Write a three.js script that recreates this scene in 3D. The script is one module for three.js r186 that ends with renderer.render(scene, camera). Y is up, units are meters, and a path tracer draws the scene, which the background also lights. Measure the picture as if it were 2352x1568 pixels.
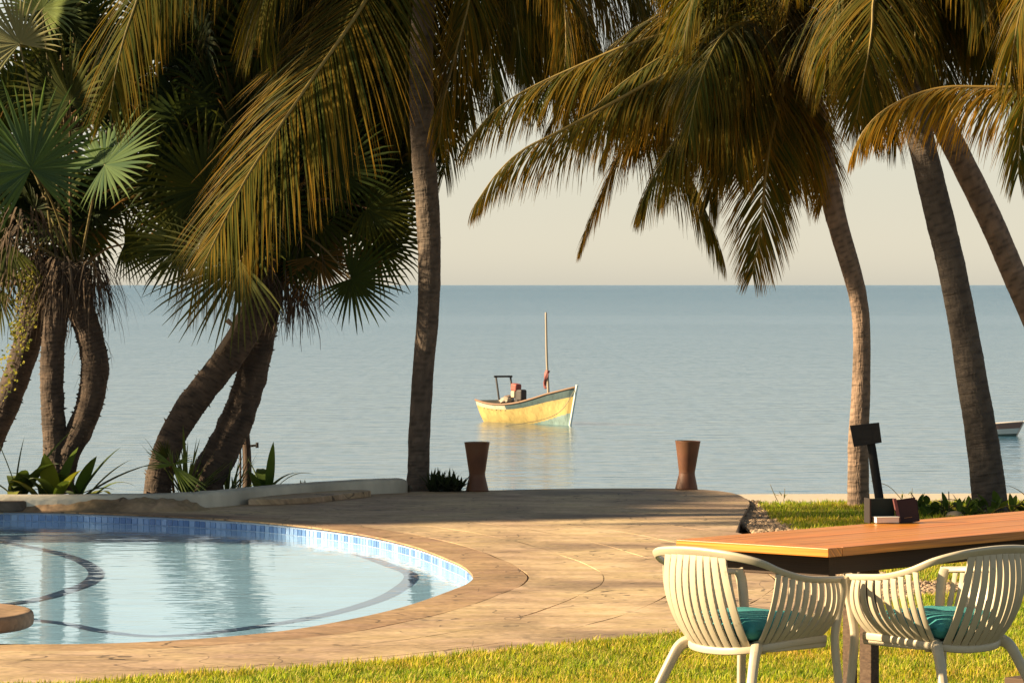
import * as THREE from 'three';
import { mergeGeometries } from 'three/addons/utils/BufferGeometryUtils.js';
import { RoundedBoxGeometry } from 'three/addons/geometries/RoundedBoxGeometry.js';

// ---------------------------------------------------------------- camera, sky, sun, exposure
const FOCAL = 8400, MIDX = 1176, HORIZON = 653, EYE = 1.74;      // measured on a 2352 x 1568 print of the photograph
const scene = new THREE.Scene();
const camera = new THREE.PerspectiveCamera(2 * Math.atan(784 / FOCAL) * 180 / Math.PI, 2352 / 1568, 0.5, 40000);
camera.position.set(0, EYE, 0);
camera.lookAt(0, EYE, -10);
camera.setViewOffset(2352, 1568, 0, 784 - HORIZON, 2352, 1568);
camera.updateProjectionMatrix();

const renderer = new THREE.WebGLRenderer({ antialias: true });
renderer.toneMapping = THREE.LinearToneMapping;
renderer.toneMappingExposure = 2.8;
renderer.shadowMap.enabled = true;

const SUN_ELEV = 24 * Math.PI / 180, SUN_BEHIND = -7 * Math.PI / 180;   // low sun from the side, a touch on the camera's side
const sunDir = new THREE.Vector3(-Math.cos(SUN_ELEV) * Math.cos(SUN_BEHIND), Math.sin(SUN_ELEV), -Math.cos(SUN_ELEV) * Math.sin(SUN_BEHIND));
const sun = new THREE.DirectionalLight(new THREE.Color().setRGB(1.0, 0.80, 0.52), 5);
sun.position.copy(sunDir).multiplyScalar(80).add(new THREE.Vector3(0, 0, -30));
sun.target.position.set(0, 0, -30);
sun.castShadow = true;
sun.shadow.mapSize.set(4096, 4096);
Object.assign(sun.shadow.camera, { left: -30, right: 30, top: 30, bottom: -30, near: 1, far: 200 });
sun.shadow.radius = 1.4;
scene.add(sun, sun.target);

{ // pale dawn sky: cream along the horizon, greyer blue above
  const W = 512, Hh = 256, data = new Float32Array(W * Hh * 4);
  const stops = [[0, .282, .256, .198], [2, .266, .257, .208], [4.5, .268, .276, .254], [9, .238, .278, .294], [18, .112, .158, .198], [35, .052, .076, .102], [60, .028, .042, .060], [90, .020, .032, .048]];
  for (let j = 0; j < Hh; j++) {
    const el = ((j + .5) / Hh - .5) * 180;
    let c = [.20, .19, .16];
    if (el >= 0) { let k = 0; while (k < stops.length - 2 && el > stops[k + 1][0]) k++; const a = stops[k], b = stops[k + 1], t = (el - a[0]) / (b[0] - a[0]); c = [1, 2, 3].map(q => a[q] + (b[q] - a[q]) * t); }
    for (let i = 0; i < W; i++) {
      const az = ((i + .5) / W - .5) * 2 * Math.PI, e = el * Math.PI / 180;
      const d = Math.cos(e) * Math.cos(az) * sunDir.x + Math.sin(e) * sunDir.y + Math.cos(e) * Math.sin(az) * sunDir.z;
      const g = el > 0 ? Math.pow(Math.max(0, d), 14) * .4 : 0;
      data.set([c[0] + g * .9, c[1] + g * .7, c[2] + g * .45, 1], (j * W + i) * 4);
    }
  }
  const sky = new THREE.DataTexture(data, W, Hh, THREE.RGBAFormat, THREE.FloatType);
  sky.mapping = THREE.EquirectangularReflectionMapping; sky.magFilter = THREE.LinearFilter; sky.minFilter = THREE.LinearFilter; sky.needsUpdate = true;
  scene.background = sky; scene.environment = sky;
}

// ---------------------------------------------------------------- helpers
let seed = 20240611;
const rnd = () => { seed |= 0; seed = seed + 0x6D2B79F5 | 0; let t = Math.imul(seed ^ seed >>> 15, 1 | seed); t = t + Math.imul(t ^ t >>> 7, 61 | t) ^ t; return ((t ^ t >>> 14) >>> 0) / 4294967296; };
const rr = (a, b) => a + (b - a) * rnd();
const pick = a => a[Math.floor(rnd() * a.length)];
const V = (x, y, z) => new THREE.Vector3(x, y, z);
const lerp = (a, b, t) => a + (b - a) * t, clamp = (x, a, b) => Math.min(b, Math.max(a, x));
const smooth = (a, b, x) => { const t = clamp((x - a) / (b - a), 0, 1); return t * t * (3 - 2 * t); };
const at = (x, y, d) => V((x - MIDX) * d / FOCAL, EYE - (y - HORIZON) * d / FOCAL, -d);          // a sight line at a distance
const depthOn = (y, level) => (EYE - level) * FOCAL / (y - HORIZON);
const on = (x, y, level) => at(x, y, depthOn(y, level));                                          // where a sight line meets a level
const names = {};
const numbered = n => { const k = names[n] = (names[n] ?? -1) + 1; return k ? `${n}_${String(k).padStart(3, '0')}` : n; };
const shade = o => { o.castShadow = true; o.receiveShadow = true; return o; };
function mesh(name, geo, mat, parent) { const m = shade(new THREE.Mesh(geo, mat)); m.name = parent ? name : numbered(name); (parent ?? scene).add(m); return m; }
function tag(o, label, category, group) { o.userData.label = label; o.userData.category = category; if (group) o.userData.group = group; return o; }
function thing(name, label, category, p = V(0, 0, 0), turn = 0, group) { const g = new THREE.Group(); g.name = numbered(name); g.position.copy(p); g.rotation.y = turn; scene.add(g); return tag(g, label, category, group); }
function structure(o) { o.userData.kind = 'structure'; return o; }

function hash2(x, y, s) { let h = Math.imul(x, 374761393) + Math.imul(y, 668265263) + Math.imul(s, 1442695041) | 0; h = Math.imul(h ^ h >>> 13, 1274126177); return ((h ^ h >>> 16) >>> 0) / 4294967296; }
function vnoise(x, y, px, py, s) { const xi = Math.floor(x), yi = Math.floor(y), fx = x - xi, fy = y - yi, m = (a, b) => ((a % b) + b) % b, u = fx * fx * (3 - 2 * fx), v = fy * fy * (3 - 2 * fy);
  const a = hash2(m(xi, px), m(yi, py), s), b = hash2(m(xi + 1, px), m(yi, py), s), c = hash2(m(xi, px), m(yi + 1, py), s), d = hash2(m(xi + 1, px), m(yi + 1, py), s); return lerp(lerp(a, b, u), lerp(c, d, u), v); }
function fbm(u, v, fx, fy, oct, s) { let t = 0, a = .5, n = 0; for (let o = 0; o < oct; o++) { t += a * vnoise(u * fx, v * fy, fx, fy, s + o); n += a; a *= .5; fx *= 2; fy *= 2; } return t / n; }
const noise3 = (x, y, z) => vnoise(x + z * 3.7, y + z * 1.3, 4096, 4096, 7);
function texture(n, fn, srgb, repeat = 1) {           // fn(u, v) -> [r, g, b] in 0..1
  const data = new Uint8Array(n * n * 4);
  for (let j = 0; j < n; j++) for (let i = 0; i < n; i++) { const c = fn(i / n, j / n); const k = (j * n + i) * 4; data[k] = clamp(c[0], 0, 1) * 255; data[k + 1] = clamp(c[1], 0, 1) * 255; data[k + 2] = clamp(c[2], 0, 1) * 255; data[k + 3] = 255; }
  const t = new THREE.DataTexture(data, n, n, THREE.RGBAFormat); t.wrapS = t.wrapT = THREE.RepeatWrapping; t.magFilter = THREE.LinearFilter; t.minFilter = THREE.LinearMipmapLinearFilter; t.generateMipmaps = true;
  if (srgb) t.colorSpace = THREE.SRGBColorSpace; t.repeat.set(repeat, repeat); t.needsUpdate = true; return t;
}
const grey = f => (u, v) => { const g = f(u, v); return [g, g, g]; };
const std = o => new THREE.MeshStandardMaterial({ roughness: .8, metalness: 0, ...o });
const lin = (r, g, b) => new THREE.Color().setRGB(r, g, b);

class Shape3 {                                          // collects vertices and faces of ONE mesh
  constructor() { this.p = []; this.c = []; this.u = []; this.i = []; }
  v(p, c, u = 0, w = 0) { this.p.push(p.x, p.y, p.z); if (c) this.c.push(c[0], c[1], c[2]); this.u.push(u, w); return this.p.length / 3 - 1; }
  q(a, b, c, d) { this.i.push(a, b, c, a, c, d); }
  t(a, b, c) { this.i.push(a, b, c); }
  geo() { const g = new THREE.BufferGeometry(); g.setAttribute('position', new THREE.Float32BufferAttribute(this.p, 3)); g.setAttribute('uv', new THREE.Float32BufferAttribute(this.u, 2)); if (this.c.length) g.setAttribute('color', new THREE.Float32BufferAttribute(this.c, 3)); g.setIndex(this.i); g.computeVertexNormals(); return g; }
}
const spline = (pts, closed = false, tension = .5) => new THREE.CatmullRomCurve3(pts, closed, 'catmullrom', tension);
function tube(S, curve, radius, n, m, color, capped = true) {   // radius(t, angle), colour(t, angle) or array
  const P = [], rings = []; for (let i = 0; i <= n; i++) P.push(curve.getPoint(i / n));
  let N = null, len = 0;
  for (let i = 0; i <= n; i++) {
    const T = P[Math.min(n, i + 1)].clone().sub(P[Math.max(0, i - 1)]).normalize();
    if (!N) { N = Math.abs(T.y) > .9 ? V(1, 0, 0) : V(0, 1, 0); }
    N = N.clone().sub(T.clone().multiplyScalar(N.dot(T))).normalize();
    const B = T.clone().cross(N), ring = []; if (i) len += P[i].distanceTo(P[i - 1]);
    for (let k = 0; k <= m; k++) { const a = k / m * 2 * Math.PI, r = radius(i / n, a); ring.push(S.v(P[i].clone().addScaledVector(N, Math.cos(a) * r).addScaledVector(B, Math.sin(a) * r), color && (Array.isArray(color) ? color : color(i / n, a)), k / m, len)); }
    rings.push(ring);
  }
  for (let i = 0; i < n; i++) for (let k = 0; k < m; k++) S.q(rings[i][k], rings[i][k + 1], rings[i + 1][k + 1], rings[i + 1][k]);
  if (capped) for (const e of [0, n]) { const c = S.v(P[e], color && (Array.isArray(color) ? color : color(e / n, 0)), .5, .5); for (let k = 0; k < m; k++) e ? S.t(c, rings[e][k], rings[e][k + 1]) : S.t(c, rings[e][k + 1], rings[e][k]); }
  return S;
}
const rod = (pts, r0, r1, n = 8, m = 8) => tube(new Shape3(), pts.length > 2 ? spline(pts) : new THREE.LineCurve3(pts[0], pts[1]), t => lerp(r0, r1, t), n, m).geo();
function flat(points, level, holes = [], uvScale = 1) {          // a level sheet from [x, z] world points
  const s = new THREE.Shape(points.map(p => new THREE.Vector2(p[0], -p[1]))); for (const h of holes) s.holes.push(new THREE.Path(h.map(p => new THREE.Vector2(p[0], -p[1]))));
  const g = new THREE.ShapeGeometry(s); g.rotateX(-Math.PI / 2); g.translate(0, level, 0);
  const p = g.attributes.position, u = g.attributes.uv; for (let i = 0; i < p.count; i++) u.setXY(i, p.getX(i) * uvScale, p.getZ(i) * uvScale); return g;
}
const inside = (poly, x, z) => { let r = false; for (let i = 0, j = poly.length - 1; i < poly.length; j = i++) { const a = poly[i], b = poly[j]; if ((a[1] > z) !== (b[1] > z) && x < (b[0] - a[0]) * (z - a[1]) / (b[1] - a[1]) + a[0]) r = !r; } return r; };
const prints = (list, level) => list.map(([x, y]) => { const p = on(x, y, level); return [p.x, p.z]; });
function curved(list, n) { const c = spline(list.map(p => V(p[0], 0, p[1]))); return Array.from({ length: n + 1 }, (_, i) => { const p = c.getPoint(i / n); return [p.x, p.z]; }); }

// ---------------------------------------------------------------- materials
const deckTex = texture(1024, (u, v) => { const a = fbm(u, v, 6, 6, 5, 11), b = fbm(u, v, 40, 40, 3, 23), c = fbm(u, v, 14, 28, 4, 31); const g = fbm(u, v, 120, 150, 2, 37), pit = b > .72 ? (b - .72) * 1.2 : 0; let t = .86 + (a - .5) * .34 + (c - .5) * .20 + (g - .5) * .20 - pit; const kr = Math.abs(fbm(u, v, 3, 4, 5, 301) - .5), kr2 = Math.abs(fbm(u, v, 5, 4, 4, 311) - .5), crack = (kr < .006 && fbm(u, v, 6, 6, 2, 303) > .45 ? .30 : 0) + (kr2 < .004 && fbm(u, v, 7, 7, 2, 305) > .5 ? .25 : 0), st = smooth(.56, .72, fbm(u, v, 4, 5, 4, 307)) * .13; t = t - crack - st; return [t, t * (.985 + (a - .5) * .08), t * (.97 + (c - .5) * .14)]; }, true, .25);
const deckBump = texture(1024, grey((u, v) => .55 * fbm(u, v, 18, 24, 5, 41) + .45 * Math.pow(Math.abs(fbm(u, v, 9, 9, 4, 47) - .5) * 2, .7)), false, .25);
const M = {};
M.deck = std({ color: lin(.60, .425, .250), map: deckTex, bumpMap: deckBump, bumpScale: .010, roughness: .85 });
M.coping = std({ color: lin(.47, .30, .165), map: deckTex, bumpMap: deckBump, bumpScale: .014, roughness: .85 });
M.deckBase = std({ color: lin(.17, .115, .07) });
const plasterBump = texture(512, grey((u, v) => fbm(u, v, 20, 20, 4, 61)), false, .8);
M.plaster = std({ color: lin(.66, .60, .50), map: texture(512, (u, v) => { const t = .86 + (fbm(u, v, 5, 5, 5, 63) - .5) * .3; return [t, t * .995, t * .97]; }, true, .5), bumpMap: plasterBump, bumpScale: .008, roughness: .9 });
M.rock = std({ color: lin(.42, .29, .17), map: deckTex, bumpMap: deckBump, bumpScale: .03, roughness: .95 });
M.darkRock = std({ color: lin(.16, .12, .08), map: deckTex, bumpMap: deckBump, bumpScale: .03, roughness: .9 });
M.soil = std({ color: lin(.09, .065, .04), bumpMap: deckBump, bumpScale: .03 });
M.sand = std({ color: lin(.50, .40, .29), bumpMap: deckBump, bumpScale: .02, roughness: .95 });
M.lawnSoil = std({ color: lin(.05, .06, .010), map: texture(512, (u, v) => { const a = fbm(u, v, 12, 12, 5, 71); return [.7 + a * .4, .75 + a * .3, .6 + a * .3]; }, true, .6), roughness: 1 });
M.gravelBed = std({ color: lin(.20, .13, .075), bumpMap: deckBump, bumpScale: .02 });
M.poolFloor = std({ color: lin(.47, .70, .90), roughness: .7, map: texture(512, grey((u, v) => .93 + (fbm(u, v, 8, 8, 4, 81) - .5) * .12), true, .3) });
M.poolLine = std({ color: lin(.045, .085, .17), roughness: .5 });
M.grout = std({ color: lin(.36, .46, .62), roughness: .6 });
M.tiles = [[.10, .20, .42], [.14, .26, .50], [.20, .33, .58], [.28, .42, .66]].map(c => std({ color: lin(...c), roughness: .18 }));
const ripple = texture(1024, grey((u, v) => .6 * fbm(u, v, 10, 26, 3, 91) + .3 * fbm(u, v, 28, 60, 2, 95) + .1 * fbm(u, v, 5, 5, 2, 97)), false, .25);
M.poolWater = new THREE.MeshPhysicalMaterial({ color: lin(.88, .97, 1.0), roughness: 0, metalness: 0, transmission: 1, thickness: 0, ior: 1.33, bumpMap: ripple, bumpScale: .0045 });
const waves = texture(1024, grey((u, v) => .5 * fbm(u, v, 14, 40, 4, 101) + .5 * fbm(u, v, 40, 110, 3, 107)), false, 1 / 40);
M.sea = std({ color: lin(.030, .100, .155), roughness: .16, bumpMap: waves, bumpScale: .16 });
const leaf = (o = {}) => new THREE.MeshPhysicalMaterial({ vertexColors: true, color: 0xffffff, roughness: 1, metalness: 0, transmission: .5, thickness: 0, ior: 1.4, specularIntensity: .35, ...o });
M.frond = leaf(); M.fan = leaf({ transmission: .3 }); M.plant = leaf({ transmission: .35 }); M.grass = leaf({ transmission: .4 });
M.rachis = std({ vertexColors: true, roughness: .55 });
const barkBump = texture(512, grey((u, v) => .55 * fbm(u, v, 6, 40, 4, 121) + .45 * fbm(u, v, 30, 12, 4, 127)), false, 1);
M.bark = std({ vertexColors: true, roughness: .95, bumpMap: barkBump, bumpScale: .03 });
M.fibre = std({ vertexColors: true, roughness: 1 });
M.rust = std({ color: lin(.14, .058, .025), roughness: .6, map: texture(512, (u, v) => { const a = fbm(u, v, 6, 10, 5, 131); return [.72 + a * .5, .65 + a * .5, .6 + a * .5]; }, true, 1) });
M.darkWood = std({ color: lin(.013, .010, .009), roughness: .8, bumpMap: barkBump, bumpScale: .004 });
M.postWood = std({ color: lin(.075, .045, .028), roughness: .8, bumpMap: barkBump, bumpScale: .006 });
const grainTex = texture(1024, (u, v) => { const w = fbm(u, v, 3, 5, 3, 141) * .5, g = fbm(u + w * .05, v, 5, 90, 4, 143), s = fbm(u, v, 3, 220, 2, 147); const t = .84 + (g - .5) * .42 + (s - .5) * .18; return [t * 1.02, t * (.94 + (g - .5) * .12), t * (.85 + (g - .5) * .2)]; }, true, 1);
const grainBump = texture(512, grey((u, v) => fbm(u, v, 4, 120, 3, 149)), false, 1);
const plankTone = [[.82, .36, .060], [.77, .33, .052], [.88, .35, .05], [.80, .345, .056]];
M.planks = plankTone.map(c => std({ color: lin(...c), map: grainTex, roughness: .34, bumpMap: grainBump, bumpScale: .0006 }));
M.tableFrame = std({ color: lin(.075, .046, .026), map: grainTex, roughness: .75 });
M.legWood = std({ color: lin(.13, .088, .058), map: grainTex, roughness: .8 });
M.plastic = new THREE.MeshPhysicalMaterial({ color: lin(.60, .515, .385), roughness: .4, map: texture(512, (u, v) => { const a = fbm(u, v, 7, 7, 5, 151), b = fbm(u, v, 30, 30, 3, 153); const s = b > .76 ? (b - .76) * 1.1 : 0; const t = .95 + (a - .5) * .10 - s; return [t, t * .985, t * .95]; }, true, 1.3) });
M.cushion = std({ color: lin(.045, .27, .26), roughness: .85, bumpMap: texture(256, grey((u, v) => fbm(u, v, 60, 60, 2, 161)), false, 6), bumpScale: .002 });

// ---------------------------------------------------------------- the land
const DECK = -.5, WATER = -.6, FLOOR = -.70, LAWN2 = -.56, SEA = -4.3, BED = -.64;

// the pool's rim
const rimPrint = [[-700, 1310], [-560, 1225], [-300, 1183], [-100, 1174], [0, 1173], [100, 1174], [200, 1177], [350, 1183], [450, 1188], [560, 1195], [640, 1202], [740, 1213], [850, 1230], [950, 1254], [1030, 1284], [1068, 1303], [1086, 1323], [1076, 1338], [1040, 1354], [950, 1386], [850, 1412], [700, 1441], [560, 1458], [400, 1470], [250, 1477], [120, 1479], [0, 1478], [-200, 1472], [-450, 1440], [-640, 1385]];
const rimCurve = spline(rimPrint.map(([x, y]) => { const p = on(x, y, DECK); return V(p.x, 0, p.z); }), true);
const RN = 480, rim = rimCurve.getSpacedPoints(RN).slice(0, RN);
const rimOut = rim.map((p, i) => { const t = rim[(i + 3) % RN].clone().sub(rim[(i - 3 + RN) % RN]); return V(-t.z, 0, t.x).normalize(); });
{ const c = rim.reduce((s, p) => s.add(p), V(0, 0, 0)).multiplyScalar(1 / RN); if (rimOut[0].dot(rim[0].clone().sub(c)) < 0) rimOut.forEach(n => n.negate()); }
const rimXZ = rim.map(p => [p.x, p.z]);

// lawn edge beside the paving, then along the gravel strip
const lawnEdgePrint = [[-1500, 1640], [-600, 1625], [0, 1600], [400, 1566], [700, 1549], [1000, 1523], [1270, 1496], [1555, 1470], [1750, 1450], [1920, 1428], [2060, 1394], [2200, 1376], [2352, 1371], [2900, 1362], [3600, 1352]];
const lawnEdge = curved(prints(lawnEdgePrint, DECK), 200);
const edgeAt = x => { for (let i = 1; i < lawnEdge.length; i++) if (lawnEdge[i][0] >= x) { const a = lawnEdge[i - 1], b = lawnEdge[i]; return lerp(a[1], b[1], (x - a[0]) / (b[0] - a[0])); } return lawnEdge.at(-1)[1]; };
const lawnLevel = z => lerp(0, DECK + .025, smooth(15, 20, -z));

// deck outline
const terraceFar = curved(prints([[1690, 1222], [1697, 1205], [1702, 1192], [1714, 1172], [1722, 1158], [1716, 1147], [1690, 1134], [1640, 1126], [1560, 1122], [1450, 1121], [1300, 1122], [1200, 1124], [1120, 1126], [1040, 1126], [970, 1128], [850, 1132], [750, 1138], [660, 1145], [575, 1154], [500, 1161], [400, 1166], [200, 1169], [-100, 1170], [-600, 1171]], DECK), 160);
const deckRight = prints([[2040, 1396], [1960, 1340], [1850, 1288], [1745, 1236]], DECK);
const deckPoly = [...lawnEdge.filter(p => p[0] < on(2040, 1396, DECK).x).map(p => [p[0], p[1] + .25]), ...deckRight, ...terraceFar, [-14, -41], [-14, -18]];

const deck = new THREE.Group(); deck.name = numbered('pool_deck'); scene.add(deck); structure(deck); deck.userData.label = 'tan stamped concrete paving around the pool';
{ // courses of paving that run parallel to the rim, cut where the deck ends, with open joints between them
  const reach = rim.map((p, i) => { let lo = 0; const n = rimOut[i]; while (lo < 16 && inside(deckPoly, p.x + n.x * lo, p.z + n.z * lo)) lo += .05; let a = Math.max(0, lo - .05), b = lo; for (let k = 0; k < 10; k++) { const m = (a + b) / 2; inside(deckPoly, p.x + n.x * m, p.z + n.z * m) ? a = m : b = m; } return a; });
  const widths = [0, .42, 1.0, 1.62, 2.3, 3.1, 4.0, 5.0, 6.2, 7.6, 9.2, 11, 16];
  for (let b = 0; b < widths.length - 1; b++) {
    const S = new Shape3(), J = .0019; let prev = null;
    for (let i = 0; i <= RN; i++) {
      const k = i % RN, w0 = widths[b] + (b ? J : 0), w1 = Math.min(widths[b + 1] - J, reach[k]);
      if (w1 <= w0) { prev = null; continue; }
      const wob = Math.sin(k * .37 + b) * .004 + Math.sin(k * .11 + b * 2) * .008, fix = w => w <= w0 && !b || w > reach[k] - .01, mk = (w, y) => { const q = w + (fix(w) ? 0 : wob), x = rim[k].x + rimOut[k].x * q, z = rim[k].z + rimOut[k].z * q; return S.v(V(x, DECK + y, z), null, x, z); };
      const m = 4, row = [mk(w0, b ? -.02 : -.015), mk(w0, 0), ...Array.from({ length: m + 1 }, (_, q) => mk(lerp(w0, w1, q / m), 0)), mk(w1, 0), mk(w1, -.02)];
      if (prev) for (let q = 0; q < row.length - 1; q++) if (q !== 1 && q !== row.length - 3) S.q(prev[q], prev[q + 1], row[q + 1], row[q]);
      prev = row;
    }
    mesh(b ? 'paving_course' : 'coping', S.geo(), b ? M.deck : M.coping, deck);
  }
  mesh('bedding', flat(deckPoly, DECK - .02, [rimXZ], .25), M.deckBase, deck);
  const W = new Shape3(); let q = null; // sea wall under the outer edge
  for (const p of terraceFar) { const a = W.v(V(p[0], DECK - .004, p[1]), null, p[0], DECK), b = W.v(V(p[0], -4.6, p[1] - .2), null, p[0], -4.6); if (q) W.q(q[0], a, b, q[1]); q = [a, b]; }
  mesh('sea_wall', W.geo(), M.coping, deck);
}

// the pool
const pool = new THREE.Group(); pool.name = numbered('swimming_pool'); scene.add(pool); structure(pool); pool.userData.label = 'curved shallow swimming pool basin lined pale blue with dark lines';
{
  const S = new Shape3(); let q = null; const inset = .02;
  for (let i = 0; i <= RN; i++) { const p = rim[i % RN].clone().addScaledVector(rimOut[i % RN], inset); const ys = [DECK - .016, FLOOR]; const r = ys.map(y => S.v(V(p.x, y, p.z), null, i * .05, y)); if (q) S.q(q[0], r[0], r[1], q[1]); q = r; }
  mesh('basin_wall', S.geo(), M.grout, pool);
  mesh('basin_floor', flat(rim.map((p, i) => [p.x + rimOut[i].x * .03, p.z + rimOut[i].z * .03]), FLOOR, [], 1), M.poolFloor, pool);
  const line = (list, w, n, y) => { const c = spline(list.map(([x, yy]) => on(x, yy, FLOOR))), L = new Shape3(); let pr = null; for (let i = 0; i <= n; i++) { const p = c.getPoint(i / n), t = c.getTangent(i / n), s = V(-t.z, 0, t.x).normalize().multiplyScalar(w / 2); p.y = FLOOR + y; const r = [L.v(p.clone().add(s)), L.v(p.clone().sub(s))]; if (pr) L.q(pr[0], pr[1], r[1], r[0]); pr = r; } return L.geo(); };
  mesh('floor_line', line([[-600, 1330], [-450, 1250], [-200, 1208], [100, 1203], [300, 1206], [514, 1216], [660, 1238], [803, 1268], [899, 1301], [944, 1324], [905, 1360], [835, 1389], [707, 1421], [514, 1450], [420, 1459], [328, 1461], [232, 1450], [153, 1434], [68, 1424], [-100, 1412], [-300, 1400], [-550, 1375]], .12, 200, .004), M.poolLine, pool);
  mesh('floor_line', line([[-260, 1268], [-120, 1240], [0, 1246], [96, 1263], [142, 1274], [191, 1292], [219, 1315], [202, 1339], [142, 1362], [96, 1375], [25, 1387], [-120, 1398], [-300, 1380]], .13, 120, .005), M.poolLine, pool);
  // glazed waterline tiles along the wall that faces the camera
  const t0 = .066; let acc = 0; const per = []; for (let i = 0; i < RN; i++) { if (rimOut[i].z < .05 && rim[i].x > -7) per.push(i); }
  const tg = new RoundedBoxGeometry(.060, .058, .012, 1, .003); let last = null, made = 0;
  const fine = rimCurve.getSpacedPoints(4000);
  for (let i = 0; i < 4000; i++) {
    const p = fine[i]; if (last && p.distanceTo(last) < t0) continue;
    const t = fine[(i + 4) % 4000].clone().sub(fine[(i + 3996) % 4000]).normalize(); let n = V(-t.z, 0, t.x); if (n.dot(rimOut[Math.round(i / 4000 * RN) % RN]) < 0) n.negate();
    if (n.z > .12 || p.x < -6.2 || made > 290) continue; last = p; made++;
    const m = mesh('tile', tg, pick(M.tiles), pool); m.position.set(p.x + n.x * .016, DECK - .066, p.z + n.z * .016); m.rotation.y = Math.atan2(n.x, n.z) + rr(-.01, .01);
  }
}
structure(mesh('pool_water', flat(rim.map((p, i) => [p.x + rimOut[i].x * .015, p.z + rimOut[i].z * .015]), WATER, [], 1), M.poolWater)).userData.label = 'clear rippled pool water that mirrors the palms';

// near lawn
{
  const S = new Shape3(), xs = [], zs = 60; for (let x = -7; x <= 9; x += .2) xs.push(x);
  let prev = null; for (const x of xs) { const e = edgeAt(x), col = []; for (let k = 0; k <= zs; k++) { const z = lerp(6, e, Math.pow(k / zs, .6)); col.push(S.v(V(x, lawnLevel(z) + (noise3(x * 2, z * 2, 1) - .5) * .012, z), null, x, z)); } col.push(S.v(V(x, DECK - .03, e - .015), null, x, e)); if (prev) for (let k = 0; k < col.length - 1; k++) S.q(prev[k], col[k], col[k + 1], prev[k + 1]); prev = col; }
  structure(mesh('lawn', S.geo(), M.lawnSoil));
}
const farLawn = [...prints([[1742, 1160], [1752, 1176], [1772, 1196], [1832, 1226], [1950, 1284], [2068, 1342], [2200, 1345], [2352, 1341], [2800, 1336]], LAWN2), ...prints([[3200, 1300], [3200, 1158], [2700, 1156], [2352, 1156], [2100, 1158], [1900, 1158]], LAWN2)];
structure(mesh('far_lawn', flat(farLawn, LAWN2), M.lawnSoil));
const gravelPoly = [...prints([[1710, 1152], [1722, 1160], [1705, 1192], [1700, 1205], [1748, 1236], [1850, 1288], [1960, 1340], [2040, 1394], [2200, 1378], [2352, 1374], [2800, 1366]], LAWN2), ...prints([[2800, 1330], [2352, 1336], [2200, 1340], [2072, 1337], [1950, 1279], [1836, 1222], [1778, 1194], [1756, 1174], [1748, 1156]], LAWN2)];
structure(mesh('gravel_bed', flat(gravelPoly, LAWN2 - .012), M.gravelBed));
structure(mesh('planting_bed', flat([[-16, -35.5], ...prints([[-100, 1170], [300, 1166], [560, 1154], [800, 1136], [960, 1129]], DECK), [-.85, -41.3], [-16, -41.3]], BED), M.soil));
{ // beach: falls from the garden to the water and on below it
  const S = new Shape3(), zs = [-34, -38.2, -41, -46, -60, -90, -106, -125, -180], ys = [-.66, -.66, -.9, -2.4, -3.85, -4.16, -4.31, -4.9, -7]; let prev = null;
  for (let x = -120; x <= 160; x += 4) { const col = zs.map((z, k) => S.v(V(x, ys[k] - (x < -1 && k < 3 ? 1.2 : 0), z - (k > 4 ? x * .06 : 0)), null, x, z)); if (prev) for (let k = 0; k < zs.length - 1; k++) S.q(prev[k], col[k], col[k + 1], prev[k + 1]); prev = col; }
  structure(mesh('beach', S.geo(), M.sand));
}
{ // the sea: calm inshore water, a ruffled belt, a slick, open water
  const seaGroup = new THREE.Group(); seaGroup.name = numbered('sea'); scene.add(structure(seaGroup)); let from = 60;
  const belts = []; for (let z = 78; z < 2400; z *= 1.13) { const t = clamp(Math.log(z / 78) / Math.log(1600 / 78), 0, 1), slick = z > 540 && z < 640 ? .72 : 1; belts.push([z * 1.13, lerp(.075, .46, t) * rr(.93, 1.07) * slick, lerp(.10, .21, t)]); }
  for (const [to, amp, rough] of [...belts, [30000, .5, .22]]) {
    const S = new Shape3(), n = to > 5000 ? 10 : 2; let prev = null;
    for (let k = 0; k <= n; k++) { const z = -from * Math.pow(to / from, k / n), w = 700 - z * .6, row = []; for (let i = 0; i <= 8; i++) { const x = lerp(-w, w, i / 8); row.push(S.v(V(x, SEA, z), null, x, z)); } if (prev) for (let i = 0; i < 8; i++) S.q(prev[i], prev[i + 1], row[i + 1], row[i]); prev = row; }
    const mat = M.sea.clone(); mat.bumpScale = amp; mat.roughness = rough; mesh('sea_surface', S.geo(), mat, seaGroup); from = to;
  }
}
{ // the ground under everything else
  structure(mesh('ground', flat([[-16, 30], [30, 30], [30, -34], [8, -34], [8, -17], [-13, -17], [-13, -41], [-16, -41]], -.75), M.soil));
}

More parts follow.
